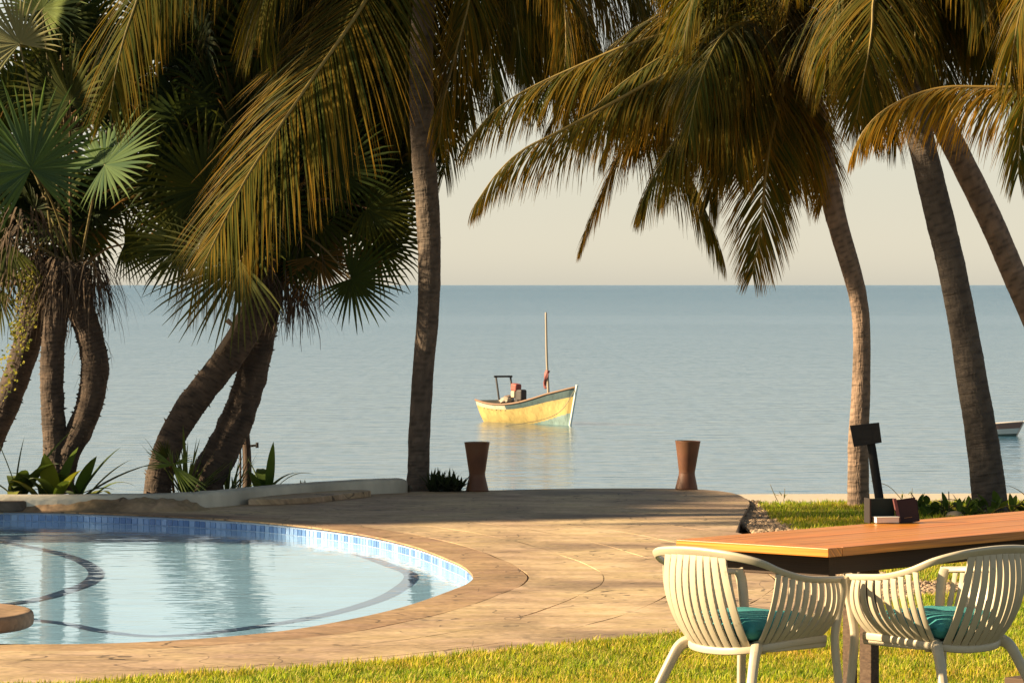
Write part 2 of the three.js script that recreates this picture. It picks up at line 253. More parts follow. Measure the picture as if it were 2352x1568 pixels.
// low garden wall
{
  const c = spline(prints([[-300, 1174], [-100, 1173], [200, 1172], [400, 1169], [500, 1164], [575, 1157], [660, 1148], [750, 1141], [850, 1135], [948, 1131]], DECK).map(p => V(p[0], 0, p[1])));
  const S = new Shape3(), n = 120; let prev = null; const prof = [[0, 0], [.004, .10], [.012, .137], [.035, .152], [.10, .158], [.19, .152], [.215, .137], [.22, 0]];
  for (let i = 0; i <= n; i++) { const t = i / n, p = c.getPoint(t), g = c.getTangent(t), b = V(g.z, 0, -g.x).normalize(); if (b.z > 0) b.negate(); const k = t > .965 ? Math.sqrt(Math.max(0, 1 - ((t - .965) / .035) ** 2)) : 1, wob = (noise3(t * 40, 1, 1) - .5) * .012;
    const row = prof.map(([a, h], j) => { const q = p.clone().addScaledVector(b, .11 + (a - .11) * Math.max(.12, k)); return S.v(V(q.x, DECK - .03 + (h ? h * Math.max(.3, .55 + .45 * k) + wob + .03 : 0), q.z), null, t * 9, j * .06); }); if (prev) for (let j = 0; j < row.length - 1; j++) S.q(prev[j], row[j], row[j + 1], prev[j + 1]); prev = row; }
  const e = S.v(c.getPoint(1).clone().setY(DECK + .06)); for (let j = 0; j < prev.length - 1; j++) S.t(e, prev[j], prev[j + 1]);
  tag(mesh('garden_wall', S.geo(), M.plaster), 'low curved whitewashed garden wall with rounded end beside the coconut palm', 'wall');
}
function slab(name, list, level, h, mat, label, category, bevel = .02) { // a stone block on a traced footprint
  const pts = prints(list, level), s = new THREE.Shape(); s.setFromPoints(curved([...pts, pts[0]], 60).map(p => new THREE.Vector2(p[0], -p[1])));
  const g = new THREE.ExtrudeGeometry(s, { depth: h - 2 * bevel, bevelEnabled: true, bevelSize: bevel, bevelThickness: bevel, bevelSegments: 3 }); g.rotateX(-Math.PI / 2); g.translate(0, level + bevel, 0);
  const P = g.attributes.position, U = g.attributes.uv; for (let i = 0; i < P.count; i++) U.setXY(i, P.getX(i) + P.getY(i), P.getZ(i));
  const m = mesh(name, g, mat); if (label) tag(m, label, category); return m;
}
slab('raised_step', [[572, 1160], [640, 1159], [720, 1155], [790, 1147], [850, 1140], [800, 1138], [690, 1145], [590, 1154]], DECK, .06, M.deck, 'thin raised paving step against the low garden wall', 'step', .008);
{ const t = thing('diving_stone', 'thick rounded tan stone slab overhanging the pool edge', 'stone', on(-40, 1464, DECK));
  const mk = (list, y, h, bv) => { const s = new THREE.Shape(); s.setFromPoints(curved([...list, list[0]], 50).map(p => new THREE.Vector2(p[0], p[1]))); const g = new THREE.ExtrudeGeometry(s, { depth: h - 2 * bv, bevelEnabled: true, bevelSize: bv, bevelThickness: bv, bevelSegments: 4 }); g.rotateX(-Math.PI / 2); g.translate(0, y + bv, 0); return g; };
  mesh('stone_top', mk([[-2.2, -.5], [-.9, -.55], [.02, -.42], [.26, 0], [.15, .5], [-.4, .95], [-1.2, 1.1], [-2.2, 1.0]], .055, .105, .035), M.coping, t);
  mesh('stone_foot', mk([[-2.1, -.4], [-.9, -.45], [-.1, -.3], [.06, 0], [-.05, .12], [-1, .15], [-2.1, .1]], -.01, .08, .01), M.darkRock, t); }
slab('edge_stone', [[-250, 1172], [-100, 1175], [20, 1175], [66, 1170], [74, 1163], [40, 1158], [-250, 1158]], DECK, .10, M.darkRock, 'dark rounded stone on the far rim of the pool', 'stone', .03);
{ // rough stone strip between the wall and the pool
  const S = new Shape3(), c = spline(prints([[30, 1173.5], [150, 1174], [300, 1175], [400, 1175], [480, 1173]], DECK).map(p => V(p[0], 0, p[1]))), n = 90; let prev = null;
  for (let i = 0; i <= n; i++) { const t = i / n, p = c.getPoint(t), row = []; for (let k = 0; k <= 12; k++) { const a = k / 12, h = Math.sin(a * Math.PI) * .12 * Math.sin(Math.min(1, (1 - t) * 3 + .02) * Math.PI / 2) * (.75 + .5 * noise3(t * 30, a * 4, 2)); row.push(S.v(V(p.x, DECK - .01 + h + (noise3(t * 90, a * 9, 5) - .5) * .02 * Math.sin(a * Math.PI), p.z - a * .5), null, p.x, p.z - a * .5)); } if (prev) for (let k = 0; k < 12; k++) S.q(prev[k], row[k], row[k + 1], prev[k + 1]); prev = row; }
  tag(mesh('stone_edging', S.geo(), M.rock), 'rough brown stone edging between the white wall and the pool', 'edging');
}

// ---------------------------------------------------------------- grass and gravel
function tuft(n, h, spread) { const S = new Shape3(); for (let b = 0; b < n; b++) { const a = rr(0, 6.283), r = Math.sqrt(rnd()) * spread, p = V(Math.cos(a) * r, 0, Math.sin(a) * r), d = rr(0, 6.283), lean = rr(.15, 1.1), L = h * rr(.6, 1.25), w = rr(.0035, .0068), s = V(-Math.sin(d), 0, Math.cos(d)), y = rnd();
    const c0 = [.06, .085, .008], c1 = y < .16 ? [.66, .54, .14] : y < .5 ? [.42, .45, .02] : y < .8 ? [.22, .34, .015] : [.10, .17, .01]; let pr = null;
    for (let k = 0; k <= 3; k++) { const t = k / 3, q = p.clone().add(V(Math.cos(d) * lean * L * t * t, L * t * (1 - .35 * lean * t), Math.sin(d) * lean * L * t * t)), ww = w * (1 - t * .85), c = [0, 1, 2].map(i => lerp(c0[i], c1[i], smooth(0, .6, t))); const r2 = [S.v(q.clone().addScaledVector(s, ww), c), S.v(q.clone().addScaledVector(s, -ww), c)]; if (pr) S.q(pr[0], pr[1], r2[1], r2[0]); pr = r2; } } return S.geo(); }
const inView = (x, z, m) => Math.abs(x) < -z * (MIDX / FOCAL) + m;
function scatterGrass(name, spots, geos, label) {
  const per = geos.map(() => []); for (const s of spots) per[Math.floor(rnd() * geos.length)].push(s);
  const group = new THREE.Group(); group.name = numbered(name); group.userData = { kind: 'stuff', label, category: 'grass' }; scene.add(group);
  geos.forEach((g, k) => { const im = new THREE.InstancedMesh(g, M.grass, per[k].length); im.name = 'grass_blades'; im.userData.kind = 'stuff'; shade(im); const m = new THREE.Matrix4(), q = new THREE.Quaternion(), c = new THREE.Color(); per[k].forEach(([x, y, z, s], i) => { q.setFromAxisAngle(V(0, 1, 0), rr(0, 6.283)); m.compose(V(x, y, z), q, V(s, s * rr(.75, 1.25), s)); im.setMatrixAt(i, m); const p = noise3(x * 1.7, z * 1.7, 3), w = noise3(x * 9, z * 9, 4); im.setColorAt(i, c.setRGB(.8 + .5 * p, .85 + .25 * w, .8)); }); group.add(im); });
}
{
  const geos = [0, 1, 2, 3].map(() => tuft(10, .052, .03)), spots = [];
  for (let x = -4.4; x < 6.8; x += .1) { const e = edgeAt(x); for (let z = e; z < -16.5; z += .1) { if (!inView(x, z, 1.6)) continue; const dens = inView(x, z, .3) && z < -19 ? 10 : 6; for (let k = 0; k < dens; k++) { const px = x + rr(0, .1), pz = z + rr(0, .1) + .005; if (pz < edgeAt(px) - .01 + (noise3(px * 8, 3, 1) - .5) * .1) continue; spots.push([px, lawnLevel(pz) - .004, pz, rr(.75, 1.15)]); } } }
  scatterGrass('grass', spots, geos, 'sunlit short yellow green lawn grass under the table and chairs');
  const far = []; for (let x = 2; x < 8.2; x += .1) for (let z = -39; z < -27.5; z += .1) if (inView(x, z, 2.2)) for (let k = 0; k < 4; k++) { const px = x + rr(0, .1), pz = z + rr(0, .1); if (inside(farLawn, px, pz)) far.push([px, LAWN2 - .003, pz, rr(.8, 1.3)]); }
  scatterGrass('far_grass', far, geos, 'short lawn grass between the gravel strip and the beach');
}
{
  const geos = [0, 1, 2].map(k => { const g = new THREE.IcosahedronGeometry(.022, 1), p = g.attributes.position; for (let i = 0; i < p.count; i++) { const s = .75 + .5 * noise3(p.getX(i) * 60 + k * 9, p.getY(i) * 60, p.getZ(i) * 60); p.setXYZ(i, p.getX(i) * s * 1.3, p.getY(i) * s * .75, p.getZ(i) * s); } g.computeVertexNormals(); return g; });
  const group = new THREE.Group(); group.name = numbered('gravel'); group.userData = { kind: 'stuff', label: 'strip of brown pebbles between the two lawns and beside the paving', category: 'gravel' }; scene.add(group);
  const mat = std({ color: 0xffffff, roughness: .85 }), spots = [[], [], []];
  for (let x = 1.6; x < 7.4; x += .05) for (let z = -40; z < -25.5; z += .05) { if (!inView(x, z, 1.6)) continue; for (let k = 0; k < 2; k++) { const px = x + rr(0, .05), pz = z + rr(0, .05); if (inside(gravelPoly, px, pz)) spots[Math.floor(rnd() * 3)].push([px, pz]); } }
  geos.forEach((g, k) => { const im = new THREE.InstancedMesh(g, mat, spots[k].length); im.name = 'pebbles'; im.userData.kind = 'stuff'; shade(im); const m = new THREE.Matrix4(), q = new THREE.Quaternion(), c = new THREE.Color(); spots[k].forEach(([x, z], i) => { q.setFromEuler(new THREE.Euler(rr(-.6, .6), rr(0, 6.28), rr(-.6, .6))); const s = rr(.6, 1.35); m.compose(V(x, LAWN2 - .002 + rr(0, .018), z), q, V(s, s, s)); im.setMatrixAt(i, m); const b = rr(.5, 1.2); im.setColorAt(i, c.setRGB(.36 * b, .245 * b, .15 * b)); }); group.add(im); });
}

// ---------------------------------------------------------------- palms
const DOWN = V(0, -1, 0);
const GREEN = [.030, .048, .003], OLIVE = [.085, .082, .004], GOLD = [.46, .205, .004], DRY = [.26, .12, .03], PALE = [.20, .25, .10];
const mixc = (a, b, t) => a.map((x, i) => lerp(x, b[i], t));
function frondMesh(parent, pts, o = {}) {              // a feather leaf: midrib + two rows of drooping leaflets
  let { n = 74, len = .72, droop = 1.1, width = .019, gold = .4, start = .12, stiff = .55, ragged = .15, side = null, thick = .02 } = o; n = Math.round(n * 1.7); len *= 1.5; width *= .52; gold *= .78;
  const c = spline(pts), L = c.getLength(), S = new Shape3();
  const sideRef = side ?? V(0, 0, 0);
  for (let i = 0; i < n; i++) {
    const t = lerp(start, .995, i / (n - 1)) , p = c.getPointAt(t), T = c.getTangentAt(t);
    let B = T.clone().cross(V(0, 1, 0)); if (B.length() < .25) B.add(sideRef.lengthSq() ? sideRef.clone().multiplyScalar(.6) : V(.6, 0, .2)); else if (sideRef.lengthSq()) B.normalize().lerp(sideRef.clone().multiplyScalar(Math.sign(B.dot(sideRef)) || 1), .5);
    B.addScaledVector(T, -B.dot(T)).normalize(); const U = B.clone().cross(T).normalize(); if (U.y < 0 && !side) U.negate();
    const prof = Math.min(1, .5 + (t - start) * 2.2) * Math.max(.06, 1 - Math.pow(t, 4) * .74);
    for (const s of [-1, 1]) {
      if (rnd() < ragged * .35) continue;
      const A = lerp(.35, 1.05, t) + rr(-.1, .1), l = len * prof * rr(1 - ragged, 1.05), q = p.clone(), w0 = width * rr(.8, 1.2) * lerp(1, .6, t);
      let d = B.clone().multiplyScalar(s * Math.cos(A)).addScaledVector(T, Math.sin(A)).addScaledVector(U, stiff * rr(.3, .9)).addScaledVector(DOWN, droop * rr(.35, .75)).normalize();
      const g = clamp(gold + rr(-.35, .35), 0, 1), base = mixc(mixc(GREEN, OLIVE, rr(0, 1)), GOLD, g * g * .8), tip = mixc(base, rnd() < .8 ? GOLD : DRY, clamp(gold * .9 + rr(-.4, .3), 0, 1));
      const dr = droop * rr(.7, 1.35), twist = rr(-.6, .6); let pr = null; const K = 6;
      for (let k = 0; k <= K; k++) { const u = k / K, w = w0 * (k === 0 ? .45 : 1 - Math.pow(u, 2.5) * .93); let W = T.clone().addScaledVector(d, -T.dot(d)).normalize(); const Nn = W.clone().cross(d); W.multiplyScalar(Math.cos(twist * u)).addScaledVector(Nn, Math.sin(twist * u)); const col = mixc(base, tip, smooth(.45, 1, u));
        const r = [S.v(q.clone().addScaledVector(W, w), col), S.v(q.clone().addScaledVector(W, -w), col)]; if (pr) S.q(pr[0], pr[1], r[1], r[0]); pr = r;
        d.addScaledVector(DOWN, dr * .20).normalize(); q.addScaledVector(d, l / K); }
    }
  }
  const m = mesh('frond', S.geo(), M.frond, parent), R = new Shape3(), rc = mixc([.10, .10, .02], [.36, .19, .03], gold);
  tube(R, c, t => lerp(thick * 1.5, .004, Math.pow(t, .6)), 30, 6, rc); mesh('rachis', R.geo(), M.rachis, m); return m;
}
function arch(base, az, el, L, sag = 1, n = 7) {        // a midrib that leaves the crown and bends over under its weight
  const pts = [base.clone()], d = V(Math.cos(az) * Math.cos(el), Math.sin(el), Math.sin(az) * Math.cos(el)), p = base.clone();
  for (let k = 0; k < n; k++) { d.addScaledVector(DOWN, sag * (.16 + k * .06)).normalize(); p.addScaledVector(d, L / n); pts.push(p.clone()); } return pts;
}
function trunkMesh(parent, list, d, widths, o = {}) {    // list: prints of the axis from foot to crown
  const { ring = .065, rough = .035, tone = [.25, .165, .112], dark = [.095, .066, .048], seg = 220, m = 18, depth = null } = o;
  const pts = list.map(([x, y], i) => at(x, y, depth ? depth[i] : d)), c = spline(pts, false, .5), L = c.getLength(), S = new Shape3(), sc = d / FOCAL, ph = rr(0, 50);
  const W = t => { const k = t * (widths.length - 1), i = Math.min(widths.length - 2, Math.floor(k)); return lerp(widths[i], widths[i + 1], k - i) * sc / 2; };
  tube(S, c, (t, a) => { const y = t * L + .012 * Math.sin(a * 2 + t * 9), f = ((y / ring + ph) % 1); return W(t) * (1 + rough * (f < .22 ? -.5 + f * 4 : .4 - f * .6) + (noise3(Math.cos(a) * 2 + ph, y * 9, Math.sin(a) * 2) - .5) * rough * 1.6); }, seg, m, (t, a) => { const y = t * L + .012 * Math.sin(a * 2 + t * 9), f = ((y / ring + ph) % 1), nz = noise3(Math.cos(a) * 3, y * 14, Math.sin(a) * 3 + ph); return mixc(dark, tone, clamp((f < .2 ? .15 : .75) + (nz - .5) * 1.1, 0, 1.25)); });
  const me = mesh('trunk', S.geo(), M.bark, parent); me.userData.axis = c; return { mesh: me, curve: c, W };
}
function path(list, d) { return list.map(([x, y, dd = 0]) => at(x, y, d + dd)); }
function palm(label, axis, d, widths, crownAt, fronds, auto, o = {}) {
  const base = at(axis[0][0], axis[0][1], d), t = thing('coconut_palm', label, 'palm tree'); 
  const holder = t;                                          // parts carry their own places
  trunkMesh(holder, axis, d, widths, o.trunk);
  const crown = at(crownAt[0], crownAt[1], d);
  for (const [list, opt] of fronds) frondMesh(holder, path(list, d), opt);
  for (const [n, x0, x1, y0, y1, d0, d1, g0, g1, len] of o.more ?? []) for (let k = 0; k < n; k++) {   // further fronds that hang into a stretch of the view
    const x = lerp(x0, x1, (k + rnd()) / n), y = rr(y0, y1), dd = rr(d0, d1), [cx, cy] = crownAt, rise = rr(.05, .3) * Math.abs(x - cx) + rr(0, 60);
    frondMesh(holder, path([[cx, cy, 0], [lerp(cx, x, .35), Math.min(cy, y) - rise, dd * .5], [lerp(cx, x, .7), lerp(cy, y, .3) - rise * .7, dd * .8], [lerp(cx, x, .92), lerp(cy, y, .66), dd], [x, y, dd]], d), { n: 84, len: len * rr(.85, 1.1), droop: rr(.8, 1.2), gold: rr(g0, g1), ragged: .2 }); }
  for (const [az, el, L, opt] of auto) frondMesh(holder, arch(crown, az * Math.PI / 180, el * Math.PI / 180, L, opt?.sag ?? 1), opt);
  // leaf sheaths and husk at the head of the trunk
  for (let k = 0; k < 9; k++) { const a = k * 2.4, s = new Shape3(), p0 = crown.clone().add(V(Math.cos(a) * .09, -.30 + rr(-.05, .05), Math.sin(a) * .09)), p1 = crown.clone().add(V(Math.cos(a) * .16, .02, Math.sin(a) * .16)), p2 = crown.clone().add(V(Math.cos(a) * .34, .22, Math.sin(a) * .34)); tube(s, spline([p0, p1, p2]), u => lerp(.085, .03, u), 8, 7, mixc([.13, .075, .035], [.22, .15, .05], rnd())); mesh('leaf_sheath', s.geo(), M.rachis, holder); }
  if (o.nuts) for (let k = 0; k < o.nuts; k++) { const a = rr(0, 6.28), g = new THREE.SphereGeometry(.085, 14, 10); g.scale(1, 1.25, 1); const c = mesh('coconut', g, std({ color: lin(...pick([[.16, .085, .035], [.13, .13, .03], [.20, .12, .04]])), roughness: .6 }), holder); c.position.copy(crown).add(V(Math.cos(a) * .22, rr(-.3, -.05), Math.sin(a) * .22)); c.rotation.set(rr(-.4, .4), 0, rr(-.4, .4)); }
  return t;
}
const dA = 39.9, dB = 37.7, dC = 36.4, dD = 39;
palm('coconut palm with straight dark trunk at the end of the white garden wall', [[960, 1130], [961, 1080], [963, 1000], [972, 850], [983, 720], [986, 600], [982, 480], [974, 370], [968, 250], [968, 100], [980, -60], [1000, -220]], dA, [60, 50, 50, 49, 51, 52, 55, 56, 56, 54, 50, 48], [1000, -230], [
  [[[1000, -230, 0], [930, -190, -.5], [840, 0, -1.2], [700, 205, -1.6], [565, 410, -1.8], [475, 590, -1.9], [440, 660, -1.9]], { n: 120, len: 1.25, droop: .42, gold: .45, width: .022, stiff: .05, side: V(.9, -.35, .2), thick: .03 }],
  [[[1000, -230, 0], [800, -300, -.8], [520, -230, -1.6], [360, -90, -2], [300, 40, -2.2], [268, 150, -2.3], [250, 250, -2.3]], { n: 110, len: 1.1, droop: .55, gold: .35, width: .021, stiff: .05, side: V(1, -.1, .2), thick: .026 }],
  [[[1000, -230, 0], [860, -330, .5], [660, -260, 1], [520, -100, 1.2], [470, 60, 1.3], [440, 230, 1.3]], { n: 90, len: 1.1, droop: .8, gold: .25, width: .022 }],
  [[[1000, -230, 0], [1050, -180, -.3], [1082, -40, -.6], [1050, 110, -.8], [1022, 220, -.8], [1008, 330, -.8]], { n: 84, len: .62, droop: 1.0, gold: .6, width: .018 }],
  [[[1000, -230, 0], [1150, -200, -.4], [1290, -90, -.8], [1350, 60, -1], [1352, 190, -1], [1340, 260, -1]], { n: 84, len: .8, droop: 1.2, gold: .55, width: .018, ragged: .3 }],
  [[[1000, -230, 0], [1120, -230, .4], [1220, -120, .7], [1240, 30, .9], [1225, 170, .9]], { n: 80, len: .75, droop: 1.2, gold: .4 }],
  [[[1000, -230, 0], [1150, -130, -.3], [1290, 20, -.6], [1404, 164, -.8], [1487, 262, -.9], [1560, 361, -.9], [1615, 470, -.9], [1655, 572, -.9]], { n: 110, len: .95, droop: 1.25, gold: .3, width: .02, thick: .028 }],
  [[[1000, -230, 0], [1200, -330, -1], [1430, -280, -2], [1560, -110, -2.5], [1582, 60, -2.7], [1578, 200, -2.8], [1574, 320, -2.8], [1568, 400, -2.8]], { n: 112, len: .72, droop: .5, gold: .5, width: .019, stiff: .05, side: V(1, 0, 0) }],
  [[[1000, -230, 0], [1230, -260, .5], [1420, -160, .9], [1500, 10, 1.1], [1530, 170, 1.2]], { n: 84, len: .8, droop: 1.1, gold: .35 }],
  [[[1000, -230, 0], [1040, -120, .6], [1050, 60, .9], [1035, 240, 1], [1020, 400, 1]], { n: 80, len: .7, droop: .9, gold: .12 }],
  [[[1000, -230, 0], [930, -140, .6], [900, 0, .9], [890, 160, 1], [880, 300, 1]], { n: 80, len: .8, droop: .9, gold: .1 }],
  [[[1000, -230, 0], [880, -170, .2], [780, -40, .5], [730, 130, .7], [700, 280, .8]], { n: 84, len: .95, droop: .9, gold: .15 }],
  [[[1000, -230, 0], [1120, -260, -.5], [1230, -180, -1], [1290, -30, -1.3], [1300, 110, -1.4], [1290, 200, -1.4]], { n: 84, len: .75, droop: 1.1, gold: .6, ragged: .3 }],
  [[[1000, -230, 0], [1180, -300, .2], [1360, -230, .4], [1450, -80, .5], [1470, 80, .5], [1460, 180, .5]], { n: 84, len: .8, droop: 1.1, gold: .3 }],
  [[[1000, -230, 0], [1220, -200, 1], [1360, -60, 1.4], [1430, 100, 1.6], [1450, 260, 1.7]], { n: 84, len: .85, droop: 1.1, gold: .15 }],
  [[[1000, -230, 0], [1130, -160, .2], [1190, -20, .3], [1190, 110, .3]], { n: 80, len: .7, droop: 1, gold: .45 }],
  [[[1000, -230, 0], [1250, -340, -.5], [1500, -300, -1], [1640, -160, -1.2], [1680, 0, -1.3], [1675, 130, -1.3]], { n: 90, len: .8, droop: .9, gold: .3 }],
  [[[1000, -230, 0], [760, -360, .3], [560, -330, .5], [420, -200, .6], [380, -60, .6], [360, 90, .6]], { n: 90, len: 1.0, droop: .9, gold: .3 }],
  [[[1000, -230, 0], [840, -260, -.6], [700, -190, -1], [620, -60, -1.2], [590, 90, -1.2]], { n: 90, len: 1.0, droop: .9, gold: .2 }],
  [[[1000, -230, 0], [930, -200, .9], [850, -80, 1.3], [810, 90, 1.5], [800, 260, 1.6], [810, 380, 1.6]], { n: 90, len: .9, droop: .9, gold: .05 }],
], [[200, 30, 3.4, { gold: .3 }], [160, 45, 3.2, { gold: .2 }], [240, 25, 3.4, { gold: .2 }], [60, 55, 3.2, { gold: .3 }], [110, 40, 3.3, { gold: .3 }], [20, 45, 3.2, { gold: .4 }], [330, 50, 3.2, { gold: .4 }], [280, 20, 3.0, { gold: .2 }]], { more: [[9, 1060, 1420, 120, 300, -1.2, 1.2, .1, .65, .75], [7, 1180, 1700, 60, 240, -.5, 1.6, .1, .5, .8], [10, 330, 930, 120, 420, .4, 2.2, 0, .3, .95]], trunk: { tone: [.13, .095, .07], dark: [.055, .042, .032] } });

palm('coconut palm with pale curved trunk behind the dark signboard', [[1972, 1172], [1972, 1080], [1972, 1017], [1977, 926], [1980, 834], [1979, 743], [1970, 674], [1952, 606], [1931, 537], [1907, 440], [1890, 350], [1871, 260], [1848, 185], [1815, 130]], dB, [52, 49, 47, 44, 41, 40, 42, 45, 47, 49, 51, 54, 58, 60], [1805, 110], [
  [[[1805, 110, 0], [1680, 110, -.3], [1540, 165, -.6], [1400, 240, -.8], [1282, 303, -1], [1200, 345, -1], [1140, 400, -1], [1089, 472, -1]], { n: 110, len: .66, droop: 1.15, gold: .6, thick: .025 }],
  [[[1805, 110, 0], [1650, 60, .2], [1480, 90, .4], [1330, 150, .5], [1204, 209, .6], [1125, 265, .6], [1064, 340, .6]], { n: 100, len: .66, droop: 1.2, gold: .5 }],
  [[[1805, 110, 0], [1680, 120, .4], [1560, 190, .6], [1455, 300, .8], [1405, 394, .8], [1365, 484, .8], [1335, 560, .8]], { n: 100, len: .6, droop: .9, gold: .75 }],
  [[[1805, 110, 0], [1805, 180, -.3], [1782, 270, -.5], [1762, 370, -.6], [1752, 480, -.6], [1742, 560, -.6], [1729, 630, -.6]], { n: 100, len: .62, droop: .5, gold: .55, stiff: .1, side: V(1, 0, 0), thick: .032 }],
  [[[1805, 110, 0], [1750, 180, .4], [1690, 260, .6], [1650, 360, .7], [1630, 460, .8]], { n: 84, len: .7, droop: 1, gold: .35 }],
  [[[1805, 110, 0], [1700, 170, -.4], [1600, 260, -.7], [1520, 370, -.9], [1470, 470, -.9]], { n: 90, len: .72, droop: 1.1, gold: .45 }],
  [[[1805, 110, 0], [1840, 110, -.4], [1880, 84, -.7], [1920, 80, -.9], [1956, 95, -1], [1998, 124, -1.1], [2030, 165, -1.1], [2053, 245, -1.1]], { n: 84, len: .72, droop: 1.0, gold: .45 }],
  [[[1805, 110, 0], [1850, 200, .3], [1885, 300, .5], [1895, 400, .6], [1890, 470, .6]], { n: 70, len: .5, droop: .7, gold: .7, stiff: .1 }],
  [[[1805, 110, 0], [1760, 30, -.2], [1720, -60, -.3], [1650, -110, -.4], [1560, -60, -.5]], { n: 84, len: .75, droop: .9, gold: .3 }],
  [[[1805, 110, 0], [1770, -20, .3], [1760, -160, .4]], { n: 70, len: .7, droop: .7, gold: .2 }],
  [[[1805, 110, 0], [1850, 0, -.2], [1900, -90, -.4], [1980, -120, -.5]], { n: 70, len: .7, droop: .9, gold: .3 }],
  [[[1805, 110, 0], [1720, 60, -.5], [1640, 70, -.9], [1590, 150, -1.2], [1570, 250, -1.3]], { n: 84, len: .7, droop: 1, gold: .35 }],
  [[[1805, 110, 0], [1700, 90, .5], [1590, 130, .9], [1500, 220, 1.1], [1450, 330, 1.2]], { n: 90, len: .75, droop: 1.1, gold: .3 }],
  [[[1805, 110, 0], [1720, 130, -.2], [1640, 200, -.3], [1570, 310, -.4], [1530, 420, -.4]], { n: 90, len: .75, droop: 1, gold: .3 }],
  [[[1805, 110, 0], [1690, 80, -.2], [1560, 110, -.4], [1430, 190, -.5], [1330, 280, -.5]], { n: 90, len: .8, droop: 1.2, gold: .35 }],
  [[[1805, 110, 0], [1730, 190, -.5], [1700, 290, -.7], [1690, 390, -.8]], { n: 84, len: .7, droop: .8, gold: .5 }],
  [[[1805, 110, 0], [1830, 190, -.2], [1850, 290, -.3], [1840, 390, -.3], [1815, 450, -.3]], { n: 84, len: .6, droop: .7, gold: .6 }],
  [[[1805, 110, 0], [1740, -10, -.4], [1660, -70, -.8], [1600, -20, -1], [1570, 90, -1.1]], { n: 84, len: .7, droop: 1, gold: .35 }],
  [[[1805, 110, 0], [1870, 60, .4], [1930, 60, .7], [1970, 130, .8], [1985, 220, .8]], { n: 70, len: .6, droop: 1, gold: .4 }],
], [[120, 30, 2.8, { gold: .3 }], [70, 35, 2.6, { gold: .3 }], [270, 35, 2.8, { gold: .3 }], [310, 30, 2.6, { gold: .4 }]], { nuts: 7, more: [[9, 1260, 1720, 260, 420, -.8, 1.4, .15, .6, .72], [5, 1640, 1900, 360, 480, -.6, .8, .3, .7, .55], [4, 1560, 1760, -40, 120, -1, .8, .2, .5, .7]] });

palm('thick coconut palm with dark leaning trunk beside the low leafy shrubs', [[2278, 1195], [2270, 1110], [2258, 1017], [2235, 880], [2212, 743], [2185, 606], [2166, 528], [2140, 420], [2112, 300], [2092, 180], [2078, 50], [2068, -90]], dC, [84, 80, 76, 71, 66, 65, 66, 65, 63, 62, 60, 58], [2068, -100], [
  [[[2068, -100, 0], [2030, -90, -.6], [2008, 0, -1], [2004, 60, -1.1], [1996, 120, -1.2], [1983, 185, -1.2], [1968, 275, -1.2]], { n: 84, len: .72, droop: .5, gold: .5, stiff: .05, side: V(1, 0, 0) }],
  [[[2068, -100, 0], [2140, -60, .5], [2200, 40, .8], [2270, 78, 1], [2340, 90, 1], [2420, 130, 1]], { n: 84, len: .6, droop: .8, gold: .05 }],
  [[[2068, -100, 0], [2120, -40, .6], [2150, 60, .8], [2170, 150, .9], [2180, 230, .9]], { n: 70, len: .6, droop: .8, gold: .2 }],
  [[[2068, -100, 0], [2180, -160, -.4], [2300, -120, -.7], [2350, 0, -.9], [2350, 110, -1]], { n: 84, len: .8, droop: 1.2, gold: .5, ragged: .3 }],
  [[[2068, -100, 0], [2000, -170, .3], [1900, -150, .5], [1830, -60, .6], [1800, 40, .7]], { n: 80, len: .75, droop: 1, gold: .4 }],
  [[[2068, -100, 0], [2100, -180, -.4], [2180, -160, -.8], [2240, -60, -1.1], [2260, 60, -1.2]], { n: 80, len: .65, droop: 1.2, gold: .35, ragged: .3 }],
  [[[2068, -100, 0], [2160, -90, .2], [2230, 0, .4], [2260, 110, .5], [2270, 190, .5]], { n: 84, len: .7, droop: 1, gold: .2 }],
  [[[2068, -100, 0], [2130, -120, .9], [2240, -60, 1.3], [2320, 40, 1.5], [2360, 150, 1.6]], { n: 84, len: .75, droop: 1, gold: .1 }],
  [[[2068, -100, 0], [2010, -110, .6], [1950, -40, .9], [1920, 70, 1], [1900, 170, 1]], { n: 84, len: .7, droop: 1, gold: .3 }],
], [[0, 30, 3, { gold: .3 }], [60, 40, 3, { gold: .3 }], [120, 45, 3, { gold: .3 }], [180, 50, 3, { gold: .3 }], [300, 40, 3, { gold: .3 }], [220, 45, 3, {}]], { more: [[9, 1860, 2400, 60, 240, -1, 1.6, .05, .5, .68]], trunk: { tone: [.10, .076, .058], dark: [.045, .034, .027] } });

palm('slender leaning coconut palm crossing behind the thick dark trunk', [[2560, 1190], [2520, 1080], [2470, 950], [2410, 810], [2366, 710], [2326, 620], [2285, 524], [2240, 430], [2195, 340], [2160, 268], [2125, 180], [2095, 90], [2075, 0]], dD, [66, 62, 60, 58, 57, 56, 56, 57, 57, 56, 55, 54, 54], [2070, -10], [
  [[[2070, -10, 0], [2170, -20, .2], [2270, 60, .4], [2330, 170, .5], [2352, 290, .5]], { n: 80, len: .7, droop: 1, gold: .4 }],
  [[[2070, -10, 0], [2020, 40, .4], [1985, 130, .6], [1990, 230, .7], [2000, 320, .7]], { n: 80, len: .6, droop: .8, gold: .5 }],
], [[30, 30, 3, {}], [90, 30, 3, {}], [150, 35, 2.6, {}], [330, 35, 3, {}]], {});

